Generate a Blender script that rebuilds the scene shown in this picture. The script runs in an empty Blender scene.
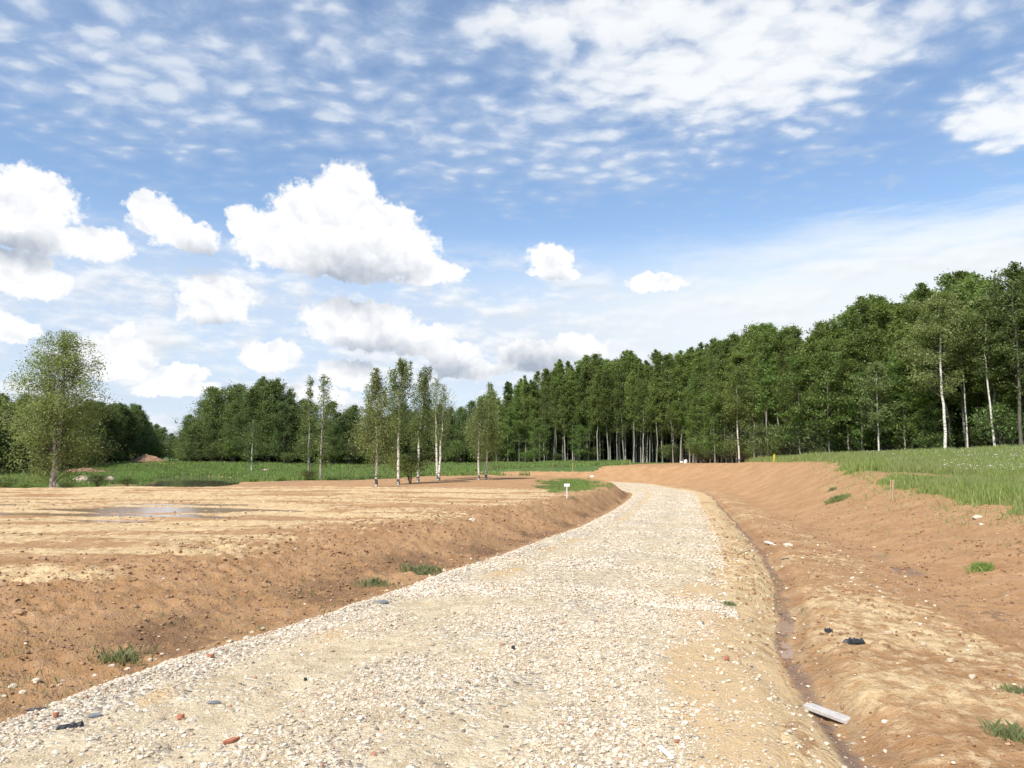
import bpy, math, random
import numpy as np
from mathutils import Vector

random.seed(7); RNG = np.random.default_rng(7)
scene = bpy.context.scene
COL = scene.collection
EYE = 1.65; F = 740.0; HOR = 455.0
PITCH = math.atan((HOR - 384.0) / F)

# ------------------------------------------------------------------ numpy noise
def _h(ix, iy, seed):
    ix = ix.astype(np.int64); iy = iy.astype(np.int64)
    n = (ix * 374761393 + iy * 668265263 + seed * 1442695041) & 0xffffffff
    n = ((n ^ (n >> 13)) * 1274126177) & 0xffffffff
    n = ((n ^ (n >> 16)) * 2246822519) & 0xffffffff
    return ((n ^ (n >> 15)) & 0xffffff) / float(0xffffff)
def pn(x, y, seed=0):
    x = np.asarray(x, float); y = np.asarray(y, float)
    x0 = np.floor(x); y0 = np.floor(y); fx = x - x0; fy = y - y0
    def g(ix, iy, dx, dy):
        a = _h(ix, iy, seed) * 6.2831853
        return np.cos(a) * dx + np.sin(a) * dy
    u = fx * fx * fx * (fx * (fx * 6 - 15) + 10); v = fy * fy * fy * (fy * (fy * 6 - 15) + 10)
    a = g(x0, y0, fx, fy); b = g(x0 + 1, y0, fx - 1, fy)
    c = g(x0, y0 + 1, fx, fy - 1); d = g(x0 + 1, y0 + 1, fx - 1, fy - 1)
    return ((a + (b - a) * u) * (1 - v) + (c + (d - c) * u) * v) * 1.5
def fbm(x, y, seed=0, oct=4, gain=0.5):
    s = 0; a = 1.0; t = 0
    for i in range(oct):
        s = s + a * pn(x * 2 ** i, y * 2 ** i, seed + i * 17); t += a; a *= gain
    return s / t
def sm(a, b, x):
    t = np.clip((x - a) / (b - a), 0, 1); return t * t * (3 - 2 * t)
def lerp(a, b, t): return a + (b - a) * t

# ------------------------------------------------------------------ road line
def zroad(y): return -0.7 * sm(4, 48, y)
def ray(px, py):
    dx = (px - 512) / F; dz = (384 - py) / F
    c, s = math.cos(PITCH), math.sin(PITCH)
    return dx, c - dz * s, s + dz * c          # right, forward, up
def on_road(px, py):
    dx, dy, dz = ray(px, py); y = 5.0
    for _ in range(60):
        t = (float(zroad(y)) - EYE) / dz; y = t * dy
    return np.array([dx * t, y])
L = [on_road(*p) for p in [(0, 712), (130, 672), (256, 632), (400, 590), (512, 558), (580, 533), (604, 518), (622, 505), (634, 495), (638, 487)]]
R = [on_road(*p) for p in [(822, 720), (788, 670), (752, 618), (703, 575), (702, 530), (701, 508), (697, 496), (690, 488)]]
ly = np.array([p[1] for p in L]); lx = np.array([p[0] for p in L])
ry = np.array([p[1] for p in R]); rx = np.array([p[0] for p in R])
ys = np.arange(5.0, 50.0, 1.5)
cx = (np.interp(ys, ly, lx) + np.interp(ys, ry, rx)) / 2
cl = [(-4.6, -12.0), (-3.4, -6), (-2.35, -1.5), (-1.6, 1.5)] + list(zip(cx, ys)) + [(9.2, 53), (9.3, 58), (8.2, 63), (5.0, 67.5), (-1, 71), (-8, 72.5), (-16, 73.5)]
cl = np.array(cl, float)
def smooth_line(P, step=0.35, it=60):
    d = np.r_[0, np.cumsum(np.hypot(*np.diff(P, axis=0).T))]
    n = int(d[-1] / step); s = np.linspace(0, d[-1], n)
    Q = np.c_[np.interp(s, d, P[:, 0]), np.interp(s, d, P[:, 1])]
    for _ in range(it):
        Q[1:-1] = (Q[:-2] + 2 * Q[1:-1] + Q[2:]) / 4
    d = np.r_[0, np.cumsum(np.hypot(*np.diff(Q, axis=0).T))]
    return Q, d
CL, CS = smooth_line(cl)
TAN = np.gradient(CL, axis=0); TAN /= np.linalg.norm(TAN, axis=1)[:, None]
CY = CL[:, 1]
# half width along the line
hw_y = np.array([-12, 5, 8, 12, 20, 30, 45, 60]); hw = np.array([2.45, 2.36, 2.0, 1.8, 1.55, 1.55, 1.7, 1.9])
S_OF_Y = lambda y: np.interp(y, CY[:np.argmax(CY > 60)], CS[:np.argmax(CY > 60)])
HW_S = np.interp(CS, S_OF_Y(hw_y), hw)
def road_coords(x, y):
    x = np.asarray(x, float).ravel(); y = np.asarray(y, float).ravel()
    best = np.full(x.shape, 1e18); idx = np.zeros(x.shape, int)
    for i in range(0, len(CL), 2):
        d = (x - CL[i, 0]) ** 2 + (y - CL[i, 1]) ** 2
        m = d < best; best[m] = d[m]; idx[m] = i
    # refine on neighbouring segments by projecting on the tangent
    px, py = CL[idx, 0], CL[idx, 1]; tx, ty = TAN[idx, 0], TAN[idx, 1]
    ds = (x - px) * tx + (y - py) * ty
    ds = np.clip(ds, -1.0, 1.0)
    s = CS[idx] + ds
    qx = np.interp(s, CS, CL[:, 0]); qy = np.interp(s, CS, CL[:, 1])
    side = tx * (y - qy) - ty * (x - qx)        # >0 left
    t = -np.sign(side) * np.hypot(x - qx, y - qy)
    return s, t, np.interp(s, CS, HW_S), qy

SB = S_OF_Y(np.array([6, 15, 30, 45, 58]))
s15, s30, s45 = float(S_OF_Y(15)), float(S_OF_Y(30)), float(S_OF_Y(45))
DY = [S_OF_Y(3.5), S_OF_Y(5), S_OF_Y(7), S_OF_Y(12), s30, s45]; DO = [.34, .34, .40, .85, 1.0, 1.0]
# puddle hollows: x, y, rx, ry, depth
HOLLOWS = [(-9.2, 19.0, 2.4, 2.0, .05), (-14.6, 21.5, 1.2, .8, .05), (-12.0, 18.2, .8, .5, .03)]
POND = (-.425, 70.0, 4.9, 19.0)      # slant, distance, half width, half length

def base_height(x, y, full=False, detail=True):
    x = np.asarray(x, float); shp = x.shape; x = x.ravel(); y = np.asarray(y, float).ravel()
    s, t, w, qy = road_coords(x, y)
    zr = np.where(s < s45 + 12, zroad(qy), -0.7)
    # ---- land left of the road
    front = .25 - .008 * np.clip(y - 10, 0, 25) * np.clip((x + 3) / 6, 0, 1)
    z0 = lerp(-.62, -0.12, sm(-16, -4, x))
    yb = 33 + 1.3 * pn(x * .12, y * 0 + 3.3, 5)
    back = lerp(z0, .35, sm(92, 122, y)) + lerp(0, .25, sm(122, 170, y)) * 0
    edge = sm(yb - .6, yb + lerp(3.5, 9, sm(-14, -4, x)), y)
    land = lerp(front, back, edge)
    pd = np.hypot((x - POND[0] * y) / POND[2], (y - POND[1]) / POND[3]) + .34 * fbm(x * .16, y * .10, 9, 4)
    land = land - 1.1 * (1 - sm(.72, 1.06, pd)) * (y > 36)
    # spoil bank to the right of the pond, rubble bank at its left
    land = land + .32 * np.exp(-((x + 16.5) / 4.5) ** 2 - ((y - 56) / 6.0) ** 2) + .25 * np.exp(-((x + 37) / 5) ** 2 - ((y - 56) / 6) ** 2)
    cl_off = np.interp(s, [0, S_OF_Y(8), s15, S_OF_Y(22), s30, s45], [4.2, 3.7, 3.1, 2.2, 1.4, 1.6])
    tl = -(t + w) + .25 * fbm(x * .5, y * .5, 21, 3)       # distance left of the road edge
    zl = lerp(zr - .13, land, sm(.35, cl_off, tl) ** 1.0)
    # ---- land right of the road (ditch, bench, bank, field)
    tr = (t - w) + .22 * fbm(x * .45, y * .45, 33, 3) * sm(.2, .8, t - w)
    dit = np.interp(s, DY, DO)
    dd = tr - dit
    ditch = -.20 * np.exp(-(np.abs(dd + .10 * pn(s * .8, s * 0, 35)) / .27) ** 2.0) * (1 - .5 * sm(s30, s45, s)) * sm(S_OF_Y(3.2), S_OF_Y(6.0), s)
    bench = lerp(zr, zr + .02, sm(0, .6, tr)) - .10 * sm(.4, 2.6, tr) - .10 * np.exp(-((tr - 3.1) / .7) ** 2)
    crest_off = np.interp(s, [S_OF_Y(3), s15, s30, s45, s45 + 15, s45 + 40], [9.5, 7.6, 7.3, 8.0, 9, 7])
    crest_z = np.interp(s, [S_OF_Y(3), s15, S_OF_Y(22), s30, s45, s45 + 14, s45 + 24, s45 + 40], [.30, .45, .55, .80, 1.25, 1.05, .55, -.1])
    gro = crest_off - np.interp(s, [s30, s45 - 8, s45 + 2], [1.15, 1.0, .1])
    u = np.clip((tr - 3.2) / (crest_off - 3.2), 0, 1)
    field = crest_z + np.interp(tr - crest_off, [0, 8, 26, 60, 200], [0, .35, 1.05, 1.6, 1.8]) * np.interp(s, [s15, s45, s45 + 12, s45 + 30], [1.25, 1.0, .25, .3])
    zrgt = lerp(bench + ditch, field, u * u * (3 - 2 * u) * .75 + u * .25)
    zrgt = np.where(y > 60, lerp(land, zrgt, sm(-13, 1, x)), zrgt)
    z = np.where(t < -w, zl, np.where(t > w, zrgt, zr))
    # blend the two sides far beyond the bend
    far = sm(102, 130, y); z = lerp(z, np.where(x > 8, np.clip(z, .1, 2.6), .35), far * (x < 60))
    z = np.where(y > 60, np.minimum(z, 3.0), z)
    if detail:
        r = np.hypot(x, y)
        off = (np.abs(t) > w)
        near = off * sm(0, .5, np.abs(t) - w)
        slopeL = sm(.2, .8, tl) * (1 - sm(cl_off * .9, cl_off + 1.2, tl)) * (t < 0)
        rough = .015 + .030 * slopeL + .014 * (t > w) * sm(0.3, 1.0, tr)
        clod = fbm(x * 3.1, y * 3.1, 41, 4, .6)
        clod = np.abs(clod) * 1.6 - .25
        dz = rough * 1.9 * clod + (.010 + .016 * slopeL) * fbm(x * 9, y * 9, 51, 3, .7) * (r < 22)
        # rounded lumps of turned earth
        lump = np.clip(fbm(x * 1.3, y * 1.9, 61, 3) - .12, 0, 1)
        dz += lump * (.10 * slopeL + .05 * (t > w))
        # wheel ruts on the levelled ground
        rut = np.sin((y * 1.0 + .18 * x + .9 * pn(x * .12, y * .12, 71)) * 3.0) + np.sin((y * .93 + .25 * x) * 5.3 + 2 * pn(x * .2, y * .1, 72))
        dz += .014 * rut * (t < 0) * sm(cl_off, cl_off + 1.5, tl) * (y < 36)
        bankm = (t > w) * sm(2.5, 4, tr) * (1 - sm(crest_off - .5, crest_off + .5, tr))
        dz += bankm * (.05 * fbm(x * .9, y * .9, 77, 3) + .03 * np.abs(pn(x * 2.2, y * 2.2, 78)) + .016 * np.sin(s * 7 + 5 * pn(s * .3, t * .5, 79)) * sm(-.2, .3, pn(s * .15, t * .2, 80)))
        dz += .10 * fbm(x * .12, y * .12, 81, 3) * sm(30, 60, r)
        for hx, hy, hrx, hry, dp in HOLLOWS:
            q = np.hypot((x - hx) / hrx, (y - hy) / hry)
            k = np.exp(-q ** 2 * 1.2); dz -= dp * k * (.55 + 1.5 * np.clip(fbm(x * .55, y * 1.3, 83, 3) + .25, 0, 1))
        z = z + dz * near
    if full:
        return dict(z=z, s=s, t=t, w=w, tl=tl, tr=tr, cl_off=cl_off, crest_off=crest_off, gro=gro, pd=pd, edge=edge, dd=dd, zr=zr)
    return z.reshape(shp)

def gz(x, y): return float(base_height(np.array([x]), np.array([y]))[0])
def G(px, py, tmax=220):
    """world point where the line of sight through a photo pixel meets the ground"""
    d = ray(px, py)
    ts = np.concatenate([np.arange(2, 30, .1), np.arange(30, tmax, .4)])
    z = base_height(ts * d[0], ts * d[1], detail=False)
    below = np.nonzero(EYE + ts * d[2] < z)[0]
    t = ts[below[0]] if len(below) else tmax
    x, y = t * d[0], t * d[1]
    return Vector((x, y, gz(x, y)))
def at(px, dist, z=None):
    d = ray(px, 455); x = d[0] / d[1] * dist
    return Vector((x, dist, gz(x, dist) if z is None else z))
def top_z(py, dist):
    d = ray(512, py); return EYE + d[2] / d[1] * dist

# ------------------------------------------------------------------ object helpers
def tag(o, label=None, cat=None, group=None, kind=None):
    if label: o['label'] = label
    if cat: o['category'] = cat
    if group: o['group'] = group
    if kind: o['kind'] = kind
    return o
def empty(name, loc=(0, 0, 0), rz=0):
    o = bpy.data.objects.new(name, None); COL.objects.link(o); o.location = loc; o.rotation_euler = (0, 0, rz)
    o.empty_display_size = .2
    return o
def mesh_np(name, V, Fc, mat=None, parent=None, smooth=False, attrs=None, link=True):
    me = bpy.data.meshes.new(name)
    V = np.ascontiguousarray(V, dtype=np.float32); Fc = np.ascontiguousarray(Fc, dtype=np.int32)
    k = Fc.shape[1]
    me.vertices.add(len(V)); me.vertices.foreach_set('co', V.ravel())
    me.loops.add(Fc.size); me.loops.foreach_set('vertex_index', Fc.ravel())
    me.polygons.add(len(Fc)); me.polygons.foreach_set('loop_start', np.arange(0, Fc.size, k, dtype=np.int32))
    me.polygons.foreach_set('loop_total', np.full(len(Fc), k, dtype=np.int32))
    me.polygons.foreach_set('use_smooth', np.full(len(Fc), smooth, dtype=bool))
    me.update(calc_edges=True)
    if attrs:
        for n, a in attrs.items():
            at_ = me.attributes.new(n, 'FLOAT', 'POINT'); at_.data.foreach_set('value', np.ascontiguousarray(a, dtype=np.float32))
    if mat: me.materials.append(mat)
    o = bpy.data.objects.new(name, me)
    if link: COL.objects.link(o)
    if parent: o.parent = parent
    return o
def grid_faces(nr, nc):
    i = np.arange(nr - 1)[:, None] * nc + np.arange(nc - 1)[None, :]
    i = i.ravel(); return np.c_[i, i + 1, i + nc + 1, i + nc]
def copy_tree(o, parent=None):
    c = o.copy(); COL.objects.link(c); c.parent = parent
    for ch in list(o.children): copy_tree(ch, c)
    return c
class MB:
    """collects boxes and tubes (quads) into one mesh"""
    def __init__(s): s.V = []; s.Fq = []; s.n = 0
    def add(s, V, Fq):
        s.V.append(np.asarray(V, float)); s.Fq.append(np.asarray(Fq, int) + s.n); s.n += len(V)
    def box(s, c, d, rot=None, taper=1.0):
        hx, hy, hz = d[0] / 2, d[1] / 2, d[2] / 2
        v = np.array([(-hx, -hy, -hz), (hx, -hy, -hz), (hx, hy, -hz), (-hx, hy, -hz), (-hx, -hy, hz), (hx, -hy, hz), (hx, hy, hz), (-hx, hy, hz)])
        v[4:, :2] *= taper
        if rot is not None: v = v @ np.array(rot).T
        s.add(v + np.array(c), [(0, 3, 2, 1), (4, 5, 6, 7), (0, 1, 5, 4), (1, 2, 6, 5), (2, 3, 7, 6), (3, 0, 4, 7)])
    def tube(s, P, rad, k=6):
        P = np.asarray(P, float); rad = np.asarray(rad, float); n = len(P)
        T = np.gradient(P, axis=0); T /= np.maximum(np.linalg.norm(T, axis=1), 1e-9)[:, None]
        ref = np.where(np.abs(T[:, 2:3]) > .9, np.array([[1., 0, 0]]), np.array([[0, 0, 1.]]))
        A = np.cross(T, ref); A /= np.linalg.norm(A, axis=1)[:, None]; B = np.cross(T, A)
        a = np.arange(k) / k * 2 * math.pi
        V = P[:, None, :] + rad[:, None, None] * (np.cos(a)[None, :, None] * A[:, None, :] + np.sin(a)[None, :, None] * B[:, None, :])
        i = np.arange(n - 1)[:, None] * k + np.arange(k)[None, :]; j = np.arange(n - 1)[:, None] * k + (np.arange(k)[None, :] + 1) % k
        s.add(V.reshape(-1, 3), np.c_[i.ravel(), j.ravel(), (j + k).ravel(), (i + k).ravel()])
    def build(s, name, mat, parent=None, smooth=False, link=True):
        return mesh_np(name, np.concatenate(s.V), np.concatenate(s.Fq), mat, parent, smooth, link=link)

# ------------------------------------------------------------------ node helpers
class NT:
    def __init__(s, tree): s.t = tree; s.n = tree.nodes; s.l = tree.links
    def node(s, typ, **kw):
        n = s.n.new(typ)
        for k, v in kw.items(): setattr(n, k, v)
        return n
    def put(s, sock, v):
        if isinstance(v, bpy.types.NodeSocket): s.l.new(v, sock)
        elif isinstance(v, (tuple, list)) and len(v) == 3 and len(sock.default_value) == 4: sock.default_value = (*v, 1)
        else: sock.default_value = v
    def m(s, op, a, b=0.0, c=0.0, clamp=False):
        n = s.node('ShaderNodeMath', operation=op, use_clamp=clamp)
        s.put(n.inputs[0], a); s.put(n.inputs[1], b); s.put(n.inputs[2], c); return n.outputs[0]
    def vm(s, op, a, b=(0, 0, 0), c=(0, 0, 0)):
        n = s.node('ShaderNodeVectorMath', operation=op)
        s.put(n.inputs[0], a)
        if op == 'SCALE': s.put(n.inputs['Scale'], b)
        else: s.put(n.inputs[1], b)
        if op == 'MULTIPLY_ADD': s.put(n.inputs[2], c)
        return n.outputs['Value'] if op in ('LENGTH', 'DOT_PRODUCT') else n.outputs[0]
    def ss(s, v, a, b, lo=0.0, hi=1.0):
        n = s.node('ShaderNodeMapRange', interpolation_type='SMOOTHSTEP'); s.put(n.inputs[0], v)
        for i, q in zip((1, 2, 3, 4), (a, b, lo, hi)): s.put(n.inputs[i], q)
        return n.outputs[0]
    def noise(s, vec, scale, detail=4, rough=.55, dist=0.0, out='Fac'):
        n = s.node('ShaderNodeTexNoise'); s.put(n.inputs['Vector'], vec); s.put(n.inputs['Scale'], scale)
        n.inputs['Detail'].default_value = detail; n.inputs['Roughness'].default_value = rough; n.inputs['Distortion'].default_value = dist
        return n.outputs[out]
    def mix(s, f, a, b, blend='MIX'):
        n = s.node('ShaderNodeMix', data_type='RGBA', blend_type=blend); s.put(n.inputs[0], f); s.put(n.inputs[6], a); s.put(n.inputs[7], b); return n.outputs[2]
    def xyz(s, x, y, z=0.0):
        n = s.node('ShaderNodeCombineXYZ'); s.put(n.inputs[0], x); s.put(n.inputs[1], y); s.put(n.inputs[2], z); return n.outputs[0]
    def attr(s, name):
        n = s.node('ShaderNodeAttribute', attribute_name=name); return n.outputs['Fac']
    def ramp(s, f, stops):
        n = s.node('ShaderNodeValToRGB'); s.put(n.inputs[0], f); e = n.color_ramp.elements
        while len(e) < len(stops): e.new(.5)
        for el, (p, c) in zip(e, stops): el.position = p; el.color = (*c, 1)
        return n.outputs[0]
def new_mat(name):
    m = bpy.data.materials.new(name); m.use_nodes = True; t = NT(m.node_tree)
    b = t.n['Principled BSDF']; b.inputs['Roughness'].default_value = .9; b.inputs['Specular IOR Level'].default_value = .2
    return m, t, b
def bump(t, h, dist, strength=1.0, normal=None):
    n = t.node('ShaderNodeBump'); t.put(n.inputs['Height'], h); n.inputs['Distance'].default_value = dist; n.inputs['Strength'].default_value = strength
    if normal: t.l.new(normal, n.inputs['Normal'])
    return n.outputs[0]

# ------------------------------------------------------------------ materials
def mat_ground():
    m, t, b = new_mat('ground_soil')
    P = t.node('ShaderNodeNewGeometry').outputs['Position']
    P2 = t.vm('MULTIPLY', P, (1, 1, .3))
    n1 = t.noise(P2, .9, 6, .6); n2 = t.noise(P2, 6.0, 6, .65); n3 = t.noise(P2, 38.0, 4, .7); n4 = t.noise(P2, .25, 3)
    soil = t.mix(t.ss(n1, .35, .68), (.350, .192, .084), (.44, .262, .125))
    soil = t.mix(t.ss(n2, .40, .72), soil, (.45, .275, .150))
    soil = t.mix(t.m('MULTIPLY', t.ss(n3, .58, .75), .5), soil, (.185, .094, .045))
    dryc = t.mix(t.ss(n2, .35, .65), (.50, .335, .17), (.68, .505, .28))
    dryc = t.mix(t.m('MULTIPLY', t.ss(n3, .6, .72), .4), dryc, (.38, .20, .11))
    dryf = t.m('ADD', t.attr('dry'), t.m('MULTIPLY', t.m('SUBTRACT', n2, .5), 1.1))
    c = t.mix(t.ss(dryf, .38, .72), soil, dryc)
    damp = t.mix(t.ss(n2, .4, .65), (.160, .090, .048), (.235, .137, .074))
    c = t.mix(t.ss(t.m('ADD', t.attr('damp'), t.m('MULTIPLY', t.m('SUBTRACT', n2, .5), .9)), .32, .8), c, damp)
    mud = t.mix(n2, (.19, .120, .078), (.28, .19, .13))
    c = t.mix(t.ss(t.m('ADD', t.attr('mud'), t.m('MULTIPLY', t.m('SUBTRACT', n2, .5), .6)), .35, .65), c, mud)
    # small pale stones in the soil
    v = t.node('ShaderNodeTexVoronoi', feature='F1'); t.put(v.inputs['Vector'], P); v.inputs['Scale'].default_value = 11
    spot = t.m('MULTIPLY', t.m('LESS_THAN', v.outputs['Distance'], .16), t.m('GREATER_THAN', t.node('ShaderNodeSeparateColor').outputs[0], 2.0))
    sc = t.node('ShaderNodeSeparateColor'); t.put(sc.inputs[0], v.outputs['Color'])
    spot = t.m('MULTIPLY', t.m('LESS_THAN', v.outputs['Distance'], .17), t.m('GREATER_THAN', sc.outputs[0], t.m('SUBTRACT', .985, t.m('MULTIPLY', t.attr('stony'), .35))))
    c = t.mix(spot, c, (.50, .40, .28))
    grc = t.mix(t.ss(n2, .35, .65), (.050, .095, .022), (.10, .15, .040))
    grc = t.mix(t.ss(n1, .45, .75), grc, (.15, .16, .06))
    weed = t.m('MULTIPLY', t.ss(t.m('ADD', t.attr('weed'), t.m('MULTIPLY', t.m('SUBTRACT', n2, .5), 1.2)), .55, .9), .6)
    c = t.mix(weed, c, (.13, .13, .05))
    g = t.ss(t.m('ADD', t.attr('grass'), t.m('MULTIPLY', t.m('SUBTRACT', n2, .5), 1.0)), .40, .62)
    c = t.mix(g, c, grc)
    t.put(b.inputs['Base Color'], c)
    h = t.m('ADD', t.m('MULTIPLY', n2, .8), t.m('MULTIPLY', n3, .35)); h = t.m('ADD', h, t.m('MULTIPLY', spot, .15))
    t.put(b.inputs['Normal'], bump(t, h, .09, .9))
    t.put(b.inputs['Roughness'], t.m('SUBTRACT', .95, t.m('MULTIPLY', t.attr('mud'), .35)))
    return m
def mat_road():
    m, t, b = new_mat('road_gravel')
    P = t.node('ShaderNodeNewGeometry').outputs['Position']
    n1 = t.noise(P, .7, 5, .6); n2 = t.noise(P, 5.0, 5, .6); n3 = t.noise(P, 60, 3, .7)
    Pw = t.vm('ADD', P, t.vm('SCALE', t.noise(P, 20, 2, out='Color'), .03))
    v = t.node('ShaderNodeTexVoronoi'); t.put(v.inputs['Vector'], Pw); v.inputs['Scale'].default_value = 24
    v2 = t.node('ShaderNodeTexVoronoi'); t.put(v2.inputs['Vector'], Pw); v2.inputs['Scale'].default_value = 9
    s1 = t.node('ShaderNodeSeparateColor'); t.put(s1.inputs[0], v.outputs['Color'])
    s2 = t.node('ShaderNodeSeparateColor'); t.put(s2.inputs[0], v2.outputs['Color'])
    stone = t.ramp(s1.outputs[0], [(0, (.22, .18, .14)), (.10, (.36, .29, .22)), (.25, (.50, .42, .31)), (.6, (.62, .54, .41)), (.97, (.72, .66, .55)), (1, (.38, .20, .13))])
    sand = t.mix(t.ss(n2, .35, .65), (.49, .38, .235), (.64, .525, .345))
    sand = t.mix(t.m('MULTIPLY', t.ss(n3, .55, .75), .4), sand, (.45, .31, .18))
    f = t.m('ADD', t.m('ADD', t.m('MULTIPLY', n1, 1.2), t.m('MULTIPLY', s1.outputs[1], .35)), t.m('MULTIPLY', t.attr('stones'), .5))
    f = t.ss(f, .84, 1.12)
    c = t.mix(f, sand, stone)
    c = t.mix(t.ss(t.m('ADD', t.attr('sandy'), t.m('MULTIPLY', t.m('SUBTRACT', n2, .5), .7)), .4, .75), c, (.57, .405, .22))
    t.put(b.inputs['Base Color'], c)
    h = t.m('MULTIPLY', t.m('SUBTRACT', 1.0, t.m('MULTIPLY', v.outputs['Distance'], 1.2)), t.m('ADD', t.m('MULTIPLY', f, .8), .15))
    h = t.m('ADD', h, t.m('MULTIPLY', n3, .5)); h = t.m('ADD', h, t.m('MULTIPLY', n2, .6))
    t.put(b.inputs['Normal'], bump(t, h, .04, .95))
    return m
def mat_stone(name, stops, bscale=60):
    m, t, b = new_mat(name)
    g = t.node('ShaderNodeNewGeometry'); c = t.ramp(g.outputs['Random Per Island'], stops)
    n = t.noise(g.outputs['Position'], bscale, 4, .6)
    t.put(b.inputs['Base Color'], t.mix(t.m('MULTIPLY', t.ss(n, .4, .8), .45), c, (.55, .40, .26)))
    t.put(b.inputs['Normal'], bump(t, n, .006))
    return m
def mat_leaf(name, cols, trans=.35, objvar=.25, drift=None):
    m, t, b = new_mat(name)
    g = t.node('ShaderNodeNewGeometry'); oi = t.node('ShaderNodeObjectInfo')
    c = t.ramp(g.outputs['Random Per Island'], [(i / (len(cols) - 1), q) for i, q in enumerate(cols)])
    hs = t.node('ShaderNodeHueSaturation'); t.put(hs.inputs['Color'], c)
    t.put(hs.inputs['Value'], t.m('ADD', 1 - objvar, t.m('MULTIPLY', oi.outputs['Random'], 2 * objvar)))
    t.put(hs.inputs['Hue'], t.m('ADD', .488, t.m('MULTIPLY', t.m('FRACT', t.m('MULTIPLY', oi.outputs['Random'], 7.31)), .024)))
    c = hs.outputs[0]
    if drift: c = t.mix(t.ss(t.noise(g.outputs['Position'], .35, 4, .6), .42, .66), c, drift)
    t.put(b.inputs['Base Color'], c); b.inputs['Roughness'].default_value = .55; b.inputs['Specular IOR Level'].default_value = .35
    tr = t.node('ShaderNodeBsdfTranslucent'); t.put(tr.inputs[0], t.mix(1.0, c, (1.1, 1.2, .55), 'MULTIPLY'))
    mx = t.node('ShaderNodeMixShader'); mx.inputs[0].default_value = trans
    t.l.new(b.outputs[0], mx.inputs[1]); t.l.new(tr.outputs[0], mx.inputs[2]); t.l.new(mx.outputs[0], t.n['Material Output'].inputs[0])
    return m
def mat_birch():
    m, t, b = new_mat('birch_bark')
    tc = t.node('ShaderNodeTexCoord').outputs['Object']
    n = t.noise(t.vm('MULTIPLY', tc, (3, 3, 11)), 1.6, 4, .6)
    sp = t.node('ShaderNodeSeparateXYZ'); t.put(sp.inputs[0], tc)
    low = t.ss(sp.outputs[2], .1, 1.0, .13, 0.0)
    f = t.ss(t.m('ADD', n, low), .56, .64)
    t.put(b.inputs['Base Color'], t.mix(f, (.66, .62, .54), (.045, .038, .032)))
    return m
def mat_bark(name, a, c2):
    m, t, b = new_mat(name)
    tc = t.node('ShaderNodeTexCoord').outputs['Object']; n = t.noise(t.vm('MULTIPLY', tc, (6, 6, 1.5)), 2.0, 5, .65)
    oi = t.node('ShaderNodeObjectInfo')
    c = t.mix(t.ss(n, .35, .7), a, c2)
    c = t.mix(t.m('MULTIPLY', oi.outputs['Random'], .6), c, tuple(q * .35 for q in a))
    t.put(b.inputs['Base Color'], c); t.put(b.inputs['Normal'], bump(t, n, .02))
    return m
def mat_plain(name, col, rough=.7, nscale=20, var=.25, spec=.3):
    m, t, b = new_mat(name); tc = t.node('ShaderNodeTexCoord').outputs['Object']; n = t.noise(tc, nscale, 5, .65)
    t.put(b.inputs['Base Color'], t.mix(t.ss(n, .35, .75), col, tuple(q * (1 - var) for q in col)))
    b.inputs['Roughness'].default_value = rough; b.inputs['Specular IOR Level'].default_value = spec
    t.put(b.inputs['Normal'], bump(t, n, .004)); return m
def mat_water(name, col, rough=.04, wave=.002, wscale=3):
    m, t, b = new_mat(name); P = t.node('ShaderNodeNewGeometry').outputs['Position']
    b.inputs['Base Color'].default_value = (*col, 1); b.inputs['Roughness'].default_value = rough; b.inputs['Specular IOR Level'].default_value = .5
    b.inputs['IOR'].default_value = 1.33
    t.put(b.inputs['Normal'], bump(t, t.noise(P, wscale, 3), wave)); return m

M = {}
M['ground'] = mat_ground(); M['road'] = mat_road()
PALE = [(0, (.15, .13, .11)), (.07, (.30, .25, .20)), (.22, (.46, .38, .28)), (.5, (.58, .50, .375)), (.82, (.68, .61, .49)), (.93, (.76, .72, .63)), (.975, (.58, .40, .26)), (.99, (.38, .19, .12)), (1, (.34, .16, .10))]
M['gravel'] = mat_stone('gravel_stone', PALE)
M['rock'] = mat_stone('pale_rock', [(0, (.36, .28, .19)), (.5, (.48, .39, .27)), (1, (.58, .50, .38))], 18)
M['boulder'] = mat_stone('boulder', [(0, (.36, .29, .22)), (1, (.46, .37, .28))], 6)
M['clod'] = mat_stone('earth_clod', [(0, (.18, .098, .050)), (.5, (.28, .155, .082)), (1, (.37, .22, .12))], 40)
M['birch_leaf'] = mat_leaf('birch_leaf', [(.15, .195, .066), (.23, .275, .10), (.33, .365, .17)], .4, .12)
M['birch_leaf_dark'] = mat_leaf('birch_leaf_dark', [(.11, .155, .052), (.17, .22, .075), (.25, .30, .12)], .4, .12)
M['leaf_a'] = mat_leaf('aspen_leaf', [(.110, .158, .048), (.180, .235, .072), (.285, .33, .125)], .5, .25)
M['leaf_b'] = mat_leaf('alder_leaf', [(.082, .124, .045), (.135, .182, .062), (.21, .255, .095)], .45, .22)
M['leaf_c'] = mat_leaf('broad_leaf', [(.12, .175, .05), (.19, .25, .075), (.30, .345, .13)], .5, .25)
M['leaf_bright'] = mat_leaf('young_leaf', [(.12, .195, .048), (.17, .255, .066), (.25, .33, .10)], .48, .2)
M['grass'] = mat_leaf('grass_blade', [(.18, .26, .06), (.26, .34, .09), (.40, .43, .19)], .4, .0, (.30, .32, .13))
M['lush'] = mat_leaf('lush_grass', [(.16, .25, .055), (.22, .31, .075), (.31, .37, .12)], .35, .0, (.20, .22, .09))
M['drygrass'] = mat_leaf('rough_grass', [(.13, .18, .06), (.20, .23, .10), (.32, .30, .18)], .3, .0)
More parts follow.
